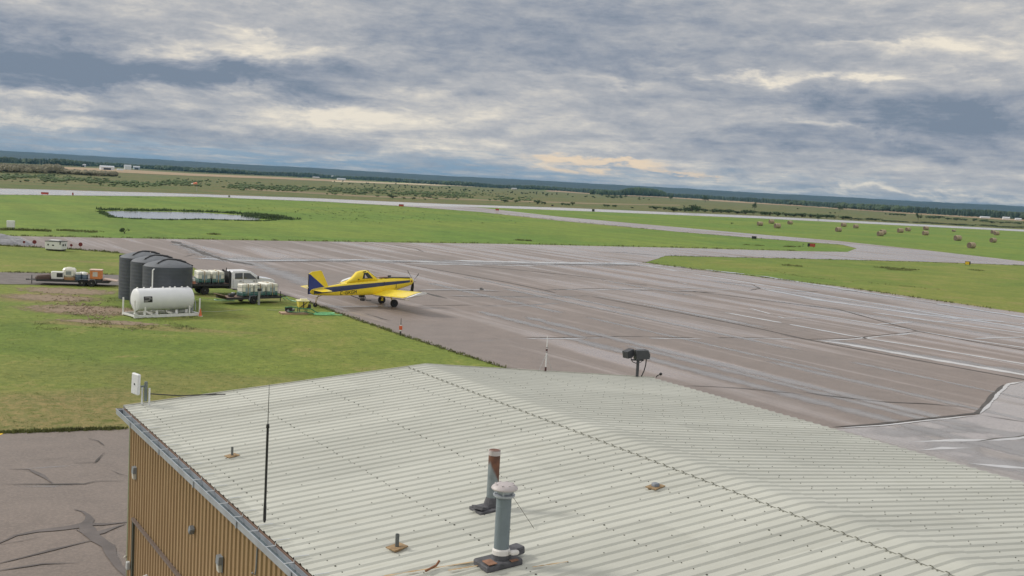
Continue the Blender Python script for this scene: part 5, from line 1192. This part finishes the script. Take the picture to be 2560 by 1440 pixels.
t = thing('pump', 'small dark pump on the rear deck of the utility trailer', 'pump', on(t1, -1.7, .9, .604), t1.rotation_euler.z); m = MB(); m.cbox((0,0,.14),(.45,.4,.26),bev=.04); m.cyl((-.2,0,.2),(.35,0,.2),.12,.12,10); m.build('pump_body', CHAS, t); m = MB(); m.cbox((.25,.1,.32),(.25,.25,.12),bev=.02); m.build('pump_motor', GREY, t)
t = thing('hose', 'pale green hose loop behind the utility trailer', 'hose', at(566,752)); m = MB(); m.tube([(.9*math.cos(a*.4)-.2, .6*math.sin(a*.4), .05+.03*math.sin(a)) for a in range(16)], .05); m.build('hose_coil', mat('green_hose', (.22,.42,.22), .5), t)
t = thing('hose', 'pale green hose running from the trailer hitch to the grass', 'hose', at(712,752)); m = MB(); m.tube([(0,.2,.45),(.1,.1,.3),(.35,0,.15),(.7,-.1,.06),(1.2,-.5,.05)], .05); m.tube([(.05,.1,.05),(-.25,0,.35),(0,.1,.45)], .05); m.build('hose_coil', mat('green_hose_pale', (.22,.45,.24), .5), t)
t = thing('marker_post', 'grey steel post with a dark cap standing in front of the utility trailer', 'post', at(647,762)); m = MB(); m.box(-.09,.09,-.05,.05,0,1.28); m.build('post', mat('grey_post', (.30,.31,.31), .6), t); m = MB(); m.cbox((.02,0,1.36),(.36,.2,.2),bev=.03); m.tube([(.1,0,1.4),(.15,0,1.7),(-.2,0,1.8)], .03); m.build('post_cap', CHAS, t)

p = (at(206,716)+at(228,716.6))/2
t2 = thing('tandem_trailer', 'dark tandem axle trailer facing left on the gravel road with tanks aboard', 'trailer', p, rz_of(D(-103)))
trailer_frame(t2, -2.0, 4.6, 5.7, .52, 1.9, -1.08, (-.43,.43), .33, mat('white_rim', (.62,.60,.55), .5), DECK)
m = MB(); m.cbox((4.0,-1.05,.68),(1.5,1.5,.5),ry=.12,bev=.15); m.build('covered_load', mat('brown_tarp', (.10,.065,.055), .8), t2)
m = MB(); m.cbox((-2.05,-1.08,.62),(1.3,1.6,.05),ry=-.12); m.build('ramp', mat('pink_board', (.46,.35,.29), .8), t2)
t = thing('generator', 'white and black boxed generator on the tandem trailer', 'generator', on(t2, 2.75, -.75, .524), t2.rotation_euler.z)
m = MB(); m.cbox((0,0,.42),(1.15,.8,.70),bev=.05); bb = m.build('housing', WHT, t); m = MB(); m.cbox((-.22,.403,.46),(.55,.02,.40)); m.build('control_panel', BLACKP, bb); m = MB(); m.box(-.62,.62,-.42,.42,.0,.069); m.build('base_frame', CHAS, t)
t = thing('hexagonal_tank', 'off-white bulky tank next to the generator on the tandem trailer', 'tank', on(t2, 1.75, -1.0, .524), t2.rotation_euler.z)
m = MB(); m.cbox((0,0,.70),(1.15,1.1,.86),bev=.17); m.lathe([(.25,0),(.25,.08),(.1,.1)], (0,0,1.12), 14); bb = m.build('tank_body', BOT, t); m = MB(); m.cbox((0,.556,.68),(.5,.02,.34)); m.build('label_plate', mat('grey_label', (.25,.28,.28), .5), bb); m = MB(); m.cbox((0,0,.13),(1.1,1.05,.26)); m.build('pallet', mat('wood_pallet', (.38,.22,.10), .8), t)
GB = 'drums on the tandem trailer'
for k, (x, y_, lb) in enumerate(((.85,-.5,'blue-grey drum with white lid nearest the bulky tank'),(.25,-.5,'blue-grey drum with white lid nearest the orange tote'),(.55,-1.1,'blue-grey drum with white lid at the back of its group'))):
    t = thing('drum', lb, 'drum', on(t2, x, y_, .524), 0, GB); m = MB(); m.lathe([(.27,0),(.29,.03),(.29,.30),(.30,.32),(.29,.34),(.29,.58)], n=18); m.build('drum_body', mat('blue_grey_drum', (.11,.15,.20), .5), t, smooth=True); m = MB(); m.lathe([(.29,.582),(.29,.72),(.24,.78),(.05,.79)], n=18); m.build('drum_lid', WHT, t, smooth=True)
t = thing('orange_tote', 'orange cage tote at the rear of the tandem trailer', 'tote', on(t2, -.75, -.75, .524), t2.rotation_euler.z)
m = MB(); m.cbox((0,0,.60),(1.1,.95,.82),bev=.04); bb = m.build('tote_body', mat('orange_tank', (.62,.22,.07), .5), t); m = MB(); m.cbox((0,0,1.06),(1.16,1.0,.09),bev=.03); m.build('tote_lid', mat('pinkish_lid', (.70,.50,.42), .5), t); m = MB(); m.cbox((.05,.48,.66),(.45,.02,.45)); m.build('level_panel', mat('milky_panel', (.55,.52,.46), .5), bb); m = MB(); m.box(-.55,.55,-.48,.48,0,.18); m.build('pallet', PALT, t)
# white box unit by the taxiway edge
p = at(122,626); t = thing('service_unit', 'white boxy service unit with dark rails standing at the taxiway edge', 'service unit', at(112,626), rz_of(azim(at(112,626), at(153,628.5))))
u1 = at(153,628.5); Lx = (u1-at(112,626)).length
m = MB(); m.cbox((Lx/2,.85,.72),(Lx,1.7,1.05),bev=.06); hb_ = m.build('housing', WHT, t)
m = MB(); m.box(-.02,Lx+.02,-.03,1.73,1.222,1.29); m.build('roof_rail', mat('dark_rail', (.06,.07,.06), .6), hb_)
m = MB(); m.cbox((Lx*.45,.85,1.36),(Lx*.6,1.0,.12),bev=.03); m.build('roof_hatch', WHT, hb_)
m = MB(); m.cbox((Lx*.5,-.02,.75),(.25,.03,.16)); m.cbox((Lx*.2,-.02,.80),(.18,.03,.2)); m.cbox((Lx+.015,.5,.80),(.03,.35,.25)); m.cbox((Lx+.015,1.1,.80),(.03,.2,.3)); m.cbox((Lx*.93,-.03,1.1),(.12,.04,.45)); m.build('panel_fitting', BLACKP, hb_)
m = MB(); m.box(.1,Lx-.1,.15,1.55,.05,.219); m.build('skid', CHAS, t)
# yellow mixing tub on a pallet, with green hoses
p = at(728,783); mixer = thing('spray_mixer', 'pump set on a wooden pallet at the grass edge by the aircraft tail', 'pump set', at(712,786), rz_of(D(66)))
m = MB(); m.box(-.3,2.0,-.1,1.0,.09,.13); m.box(-.3,2.0,-.1,0,0,.089); m.box(-.3,2.0,.4,.5,0,.089); m.box(-.3,2.0,.9,1.0,0,.089); m.build('pallet', mat('pallet_wood', (.42,.29,.20), .8), mixer)
m = MB(); m.cbox((.45,.4,.36),(.5,.45,.42),bev=.06); m.cyl((.1,.4,.35),(.9,.4,.35),.13,.13,12); m.cbox((.2,.35,.52),(.25,.25,.18),bev=.03); m.build('engine', CHAS, mixer)
m = MB(); m.cbox((.75,.3,.40),(.22,.2,.16),bev=.02); m.cyl((.3,.1,.3),(.3,.3,.3),.1,.1,10); m.build('pump_motor', GREY, mixer)
tub = thing('mixing_tub', 'yellow square mixing tub beside the aircraft tail', 'tub', on(mixer, 1.62, .55, .132), mixer.rotation_euler.z)
YT = mat('yellow_tub', (.70,.58,.10), .5)
m = MB(); secs = []
for z, w in ((.35,.30),(.5,.36),(.95,.44),(.96,.44)): secs.append([(-w,-w,z),(w,-w,z),(w,w,z),(-w,w,z)])
m.loft(secs); m.build('tub_body', YT, tub); m = MB(); m.cbox((0,0,1.0),(1.0,1.0,.09),bev=.02); m.cbox((.1,0,1.10),(.6,.4,.10),bev=.03); m.build('tub_lid', mat('pale_yellow_lid', (.74,.70,.40), .5), tub)
m = MB()
for x in (-.32,.32):
    for y_ in (-.32,.32): m.box(x-.03,x+.03,y_-.03,y_+.03,0,.5)
m.box(-.05,.03,-.46,-.445,.3,.95); m.tube([(-.3,-.46,.45),(.1,-.47,.75),(.3,-.46,.9)], .03); m.build('tub_frame', CHAS, tub)
m = MB(); m.cbox((.55,-.1,.5),(.3,.3,.4),bev=.05); m.build('side_motor', CHAS, tub)
t = thing('hose', 'dark green hose draped over the pump pallet', 'hose', on(mixer, 0, 0, 0), mixer.rotation_euler.z); m = MB(); m.tube([(.0,.1,.58),(.5,.0,.66),(1.0,-.05,.58),(1.6,-.15,.52),(2.2,-.1,.50),(2.7,-.05,.2),(3.1,-.1,.08)], .05); m.tube([(.3,-.15,.25),(1.0,-.2,.22),(1.7,-.2,.25),(2.4,-.3,.12)], .045); m.build('hose_run', mat('dark_green_hose', (.05,.20,.09), .5), t)
t = thing('hose', 'bright green hose coiled in a ring on the grass edge', 'hose', on(mixer, 3.3, -.2, 0), mixer.rotation_euler.z); m = MB()
for k in range(3): m.tube([(.85*math.cos(a*.33+k)+.06*k, (.48-.03*k)*math.sin(a*.33+k), .05+.05*k) for a in range(20)], .045)
m.tube([(.6,-.3,.05),(1.1,-.45,.05),(1.5,-.5,.05)], .045); m.build('hose_coil', mat('bright_green_hose', (.25,.62,.30), .45), t)
CORD = mat('faded_cord', (.42,.45,.34), .8)
# white guide ropes lying in the grass
for pts, lb in (([(492,751),(520,750),(545,753),(562,752)],'thin pale cord in the grass from the skid to the trailer hose'),([(500,780),(540,781),(580,778),(607,776)],'longer thin pale cord on the grass right of the skid'),([(668,776),(690,777),(712,775)],'short pale cord left of the pump pallet'),([(290,752),(312,751)],'short pale cord left of the skid posts')):
    o = at(*pts[0]); m = MB(); m.tube([at(*q)-o+Vector((0,0,.06)) for q in pts], .017, 5); c_ = m.build('cord', CORD, None, label=lb, category='cord'); c_.location = o

# ---------------------------------------------------------------- airfield signs and markers
REDD = mat('red_disc', (.16,.02,.018), .5); WOODP = mat('thin_stake', (.30,.22,.16), .8); ORG = mat('orange_marker', (.68,.12,.04), .5)
def disc(x, y, hpx, r, lb):
    p = at(x, y); s_ = mpp(p); h = hpx*s_; t = thing('disc_marker', lb, 'marker', p, -math.atan2(p.x, p.y), 'red markers at the taxiway edge')
    m = MB(); m.lathe([(.02,-.03),(r,-.03),(r,.03),(.02,.03)], (0,0,h), 16, 'y'); m.build('disc', REDD, t); MB().box(-.03,.03,-.031,.031,0,h-r+.02).build('stake', WOODP, t)
disc(60,617,12,.17,'narrow red marker, leftmost at the taxiway edge'); disc(86,616,11,.27,'round dark red disc on a stake left of the white service unit'); disc(178,622,9,.18,'small orange-red marker just right of the white service unit'); disc(201,624,13,.27,'round dark red disc on a stake, rightmost at the taxiway edge')
p = at(1001,839); t = thing('edge_marker', 'red and white marker stake at the grass edge of the apron', 'marker', p)
m = MB(); m.cyl((0,0,0),(0,0,.35),.06,.06,8); m.cyl((0,0,.76),(0,0,1.35),.03,.02,6); m.build('stake', CHAS, t); m = MB(); m.cyl((0,0,.35),(0,0,.46),.07,.07,10); m.cyl((0,0,.76),(0,0,.82),.07,.07,10); m.build('white_band', WHT, t); m = MB(); m.box(-.12,.12,-.06,.06,.46,.76); m.build('red_band', ORG, t)
def sign(x, y, wpx, hpx, mt, lb, dark_side=None, cat='sign', rot=0.0):
    p = at(x, y); s_ = mpp(p); w, h = wpx*s_, hpx*s_; t = thing('airfield_sign', lb, cat, p, -math.atan2(p.x, p.y)+rot)
    m = MB(); m.box(-w/2,w/2,-.12,.12,h*.22,h); bd = m.build('sign_board', mt, t)
    m = MB()
    for x_ in (-w*.35, w*.35): m.box(x_-.05,x_+.05,-.05,.05,0,h*.219)
    m.build('sign_leg', CHAS, t)
    m = MB(); m.box(-w/2-.04,w/2+.04,-.14,.14,h+.002,h+.06); m.box(-w/2-.04,-w/2-.002,-.14,.14,h*.2,h); m.box(w/2+.002,w/2+.04,-.14,.14,h*.2,h); m.build('sign_frame', CHAS, bd)
    if dark_side: 
        a_, b_2 = dark_side; m = MB(); m.box(w*a_,w*b_2,-.128,-.121,h*.24,h*.98); m.build('sign_inset', BLACKP, bd)
    return t
REDS = mat('red_sign_face', (.42,.06,.035), .5); YELS = mat('yellow_sign_face', (.75,.50,.02), .5)
sign(112,487,17,6,REDS,'wide red sign at the left end of the runway edge'); sign(182,489,3,7,REDS,'narrow red post sign beside the left runway edge'); sign(573,494,4,5,BLACKP and mat('olive_light', (.10,.12,.05), .5),'small dark light post at the runway edge above the pond')
sign(1003,517,12,6,REDS,'red sign where the runway splits'); sign(1243,527,8,5,REDS,'faded red sign on the grass between the runway strips')
sign(1483,530,6,7,mat('black_box', (.02,.02,.02), .6),'black box marker on the right runway strip'); sign(1381,516,5,4,mat('black_box_b', (.02,.02,.02), .6),'tiny black marker at the far edge of the right runway strip')
sign(1885,599,11,8,mat('black_box_c', (.02,.02,.02), .6),'black sign beside the taxiway in the middle right'); sign(2028,619,18,10,REDS,'red sign with black end on the taxiway island',(-.5,-.2)); sign(2419,663,12,9,YELS,'yellow sign with a black end at the right taxiway edge',(.28,.5))
t = thing('equipment_box', 'white equipment box on legs at the far left above the apron', 'box', at(27,575), .3); m = MB(); m.cbox((0,0,1.0),(1.2,1.0,1.1),bev=.05); m.build('box_body', WHT, t); m = MB()
for x in (-.4,.4): m.box(x-.06,x+.06,-.05,.05,0,.449)
m.build('box_leg', GREY, t)
p = at(2010,617); t = thing('stake', 'thin dark stake in the grass left of the red sign', 'stake', p); m = MB(); m.cyl((-.3,0,0),(-.3,0,.9),.05,.04,6); m.cyl((-.3,0,.5),(0,0,.65),.04,.03,6); m.build('stake_post', CHAS, t); m=MB(); m.cyl((-.3,0,0),(-.3,0,.08),.12,.1,8); m.build('stake_foot', CHAS, t)
p = at(492,478); s_ = mpp(p); t = thing('windsock', 'orange and white windsock on a pole beyond the runway', 'windsock', p)
MB().cyl((0,0,0),(0,0,20*s_),.10,.07,8).build('pole', STEEL, t); m = MB(); m.cyl((0,0,20*s_),(-9*s_,0,18.4*s_),.62,.42,12); m.build('sock', mat('orange_cloth', (.85,.28,.16), .7), t); m = MB(); m.cyl((-9*s_,0,18.4*s_),(-14*s_,0,17.2*s_),.43,.28,12); m.build('sock_tail', mat('white_cloth', (.75,.68,.62), .7), t)
p = at(1202,725); m = MB(); m.cbox((0,0,.12),(.30,.26,.24),bev=.06); m.cbox((.22,0,.07),(.2,.2,.14),rz=.4,bev=.04); o = m.build('rock', mat('grey_rock', (.13,.13,.13), .9), None, label='small dark lump lying alone on the wet apron', category='rock'); o.location = p+Vector((0,0,.03))

# ---------------------------------------------------------------- hay bales
HAY = mat('weathered_hay', (.36,.285,.19), .9, var=.3, scale=2.5, bump=.6, bscale=9); HAYE = mat('hay_end', (.12,.09,.065), .95, var=.35, scale=4, bump=.5)
bl = [(145,346,'bale standing alone at the left end of the bale field'),(250,326,'farthest left bale, behind the lone left one'),(303,368,'bale just right of and nearer than the far left pair'),(420,333,'small bale right of the left group of three'),
      (910,355,'rear bale of the centre-left pair'),(862,400,'front bale of the centre-left pair'),(1022,368,'bale right of the centre-left pair'),(1268,425,'rear bale of the two overlapping ones'),(1245,440,'front bale of the two overlapping ones'),
      (1428,409,'left bale of the close pair in mid field'),(1498,396,'right bale of the close pair in mid field'),(1662,385,'far bale directly behind another at mid right'),(1657,432,'bale directly in front of a farther one at mid right'),
      (1917,399,'tiny far bale half sunk in grass'),(1952,482,'large bale left of the nearest one'),(2278,418,'left bale of the touching far right pair'),(2307,431,'right bale of the touching far right pair'),(2276,499,'bale below the touching pair at far right'),(2077,551,'nearest and largest bale of the field')]
bale0 = None
for k, (X, Y_, lb) in enumerate(bl):
    p = at(1860+X/3.657, 470+Y_/3.657)
    if bale0 is None:
        t = thing('hay_bale', lb, 'hay bale', p, 0, 'round hay bales on the mown field'); r_ = .88; wv = [(r_*.96,-.86),(r_,-.80)] + [(r_*(1+.012*math.sin(i*2.1)), -.8+i*.16) for i in range(1,10)] + [(r_,.80),(r_*.96,.86)]
        MB().lathe(wv, (0,0,r_-.05), 20, 'x').build('hay_roll', HAY, t, smooth=True)
        for sx in (-1, 1): MB().lathe([(.03,.865*sx),(r_*.93,.872*sx),(r_*.95,.862*sx)], (0,0,r_-.05), 20, 'x').build('hay_end', HAYE, t)
        bale0 = t
    else: t = copy_tree(bale0)
    t['label'] = lb; t.location = p; t.rotation_euler = (0,0, math.pi/2 - D(100) + random.uniform(-.15,.15) + .55); sc_ = random.uniform(1.05,1.22); t.scale = (sc_*1.1, sc_, sc_)
    if k == 13: t.scale = (.9,.9,.6)

# ---------------------------------------------------------------- distant farm buildings
FW_ = mat('white_siding', (.72,.73,.74), .5); FR = mat('grey_roofing', (.50,.52,.55), .5); FD = mat('dark_opening', (.05,.05,.06), .8)
def farm(x, y, wpx, hpx, lb, name='barn', rot=.2, wall=FW_, roof=FR, door=True):
    p = at(x, y); s_ = mpp(p); w, h = wpx*s_, hpx*s_; d = w*.6; t = thing(name, lb, name.replace('_', ' '), p, -math.atan2(p.x, p.y)+rot)
    MB().box(-w/2,w/2,-d/2,d/2,0,h*.68).build('wall', wall, t)
    m = MB(); m.add([(-w*.53,-d*.55,h*.66),(w*.53,-d*.55,h*.66),(w*.53,0,h),(-w*.53,0,h),(-w*.53,d*.55,h*.66),(w*.53,d*.55,h*.66)], [(0,1,2,3),(3,2,5,4),(0,3,4),(1,5,2)]); m.build('roof', roof, t)
    if door: m = MB(); m.box(-w*.3,w*.25,-d/2-.08,-d/2-.02,0,h*.48); m.build('door', FD, t)
farm(206,417,15,7,'small white farm shed at the far left under the hills', 'farm_shed'); farm(267,425,32,11,'long white open-fronted barn in the far left fields'); farm(319,424,16,12,'white boxy shed right of the long barn','farm_shed', door=False)
farm(341,424,15,9,'grey-blue shed right of the white boxy shed','farm_shed', wall=mat('blue_siding', (.35,.42,.48), .5)); farm(300,426,14,4,'low pale shed between the barn and the boxy shed','farm_shed', door=False)
farm(750,443,14,5,'small white farmhouse in front of the far wood','farmhouse'); farm(790,446,16,4,'low tan shed beside the far wood','farm_shed', wall=mat('tan_siding', (.45,.36,.27), .6), door=False); farm(853,450,20,4.5,'long low white shed in front of the far wood','farm_shed', door=False); farm(834,447,10,8,'grey house half hidden against the far wood','farmhouse', wall=mat('grey_siding', (.33,.31,.29), .6))
farm(1718,489,28,6,'long white building right of the grove','farm_building', door=False); farm(1988,511,14,7,'white shed against the far wood at right','farm_shed', door=False)
farm(2355,537,15,8,'white gabled barn at the far right','barn', door=False); farm(2414,541,10,9,'white farmhouse right of the far right barn','farmhouse'); farm(2266,531,7,5,'tiny white shed left of the far right barn','farm_shed', door=False); farm(2462,546,22,5,'long pale shed at the far right edge','farm_shed', door=False); farm(2515,549,16,7,'white double-roofed barn at the right picture edge','barn', door=False); farm(2545,551,14,6,'last white shed at the right picture edge','farm_shed', door=False)
farm(15,425,16,8,'pinkish farmhouse behind the thicket at the far left edge','farmhouse', wall=mat('salmon_siding', (.50,.30,.20), .6), roof=mat('salmon_roof', (.42,.28,.22), .6), door=False); farm(58,422,16,8,'brownish house behind the thicket','farmhouse', wall=mat('brown_siding', (.36,.24,.18), .6), roof=mat('brown_roof', (.30,.22,.18), .6), door=False); farm(94,424,20,6,'tan low house at the right end of the thicket','farmhouse', wall=mat('tan_house', (.52,.36,.24), .6), roof=mat('tan_roof', (.45,.33,.24), .6), door=False)
farm(1285,474,12,4,'small pale shed at the wood edge','farm_shed', wall=mat('pale_tan', (.46,.40,.30), .6), door=False)
for x, y, h in ((1023,460,12),(1607,492,14)):
    p = at(x, y); s_ = mpp(p); t = thing('utility_pole', 'slim pale pole standing before the far wood' if x < 1200 else 'slim pole in front of the grove', 'pole', p); MB().cyl((0,0,0),(0,0,h*s_),.22,.16,6).build('pole', mat('pale_wood_pole', (.30,.30,.30), .7), t); m = MB(); m.box(-1.2,1.2,-.08,.08,h*s_*.9,h*s_*.9+.2); m.build('crossarm', WOODP, t)

# ---------------------------------------------------------------- haze
hz = MB().box(-13500, 13500, -550, 13500, -1.2, 96).build('haze', None, None, kind='stuff', label='thin blue haze over the far fields and hills', category='haze')
hz.data.materials.clear(); hm = bpy.data.materials.new('haze_air'); hm.use_nodes = True; T = NT(hm.node_tree); T.n.clear()
pv = T.new('ShaderNodeVolumePrincipled'); pv.inputs['Color'].default_value = (.17,.42,.68,1); pv.inputs['Density'].default_value = 5.2e-5; pv.inputs['Anisotropy'].default_value = .1
mo = T.new('ShaderNodeOutputMaterial'); T.l.new(pv.outputs[0], mo.inputs['Volume']); hz.data.materials.append(hm)
hz.display_type = 'WIRE'
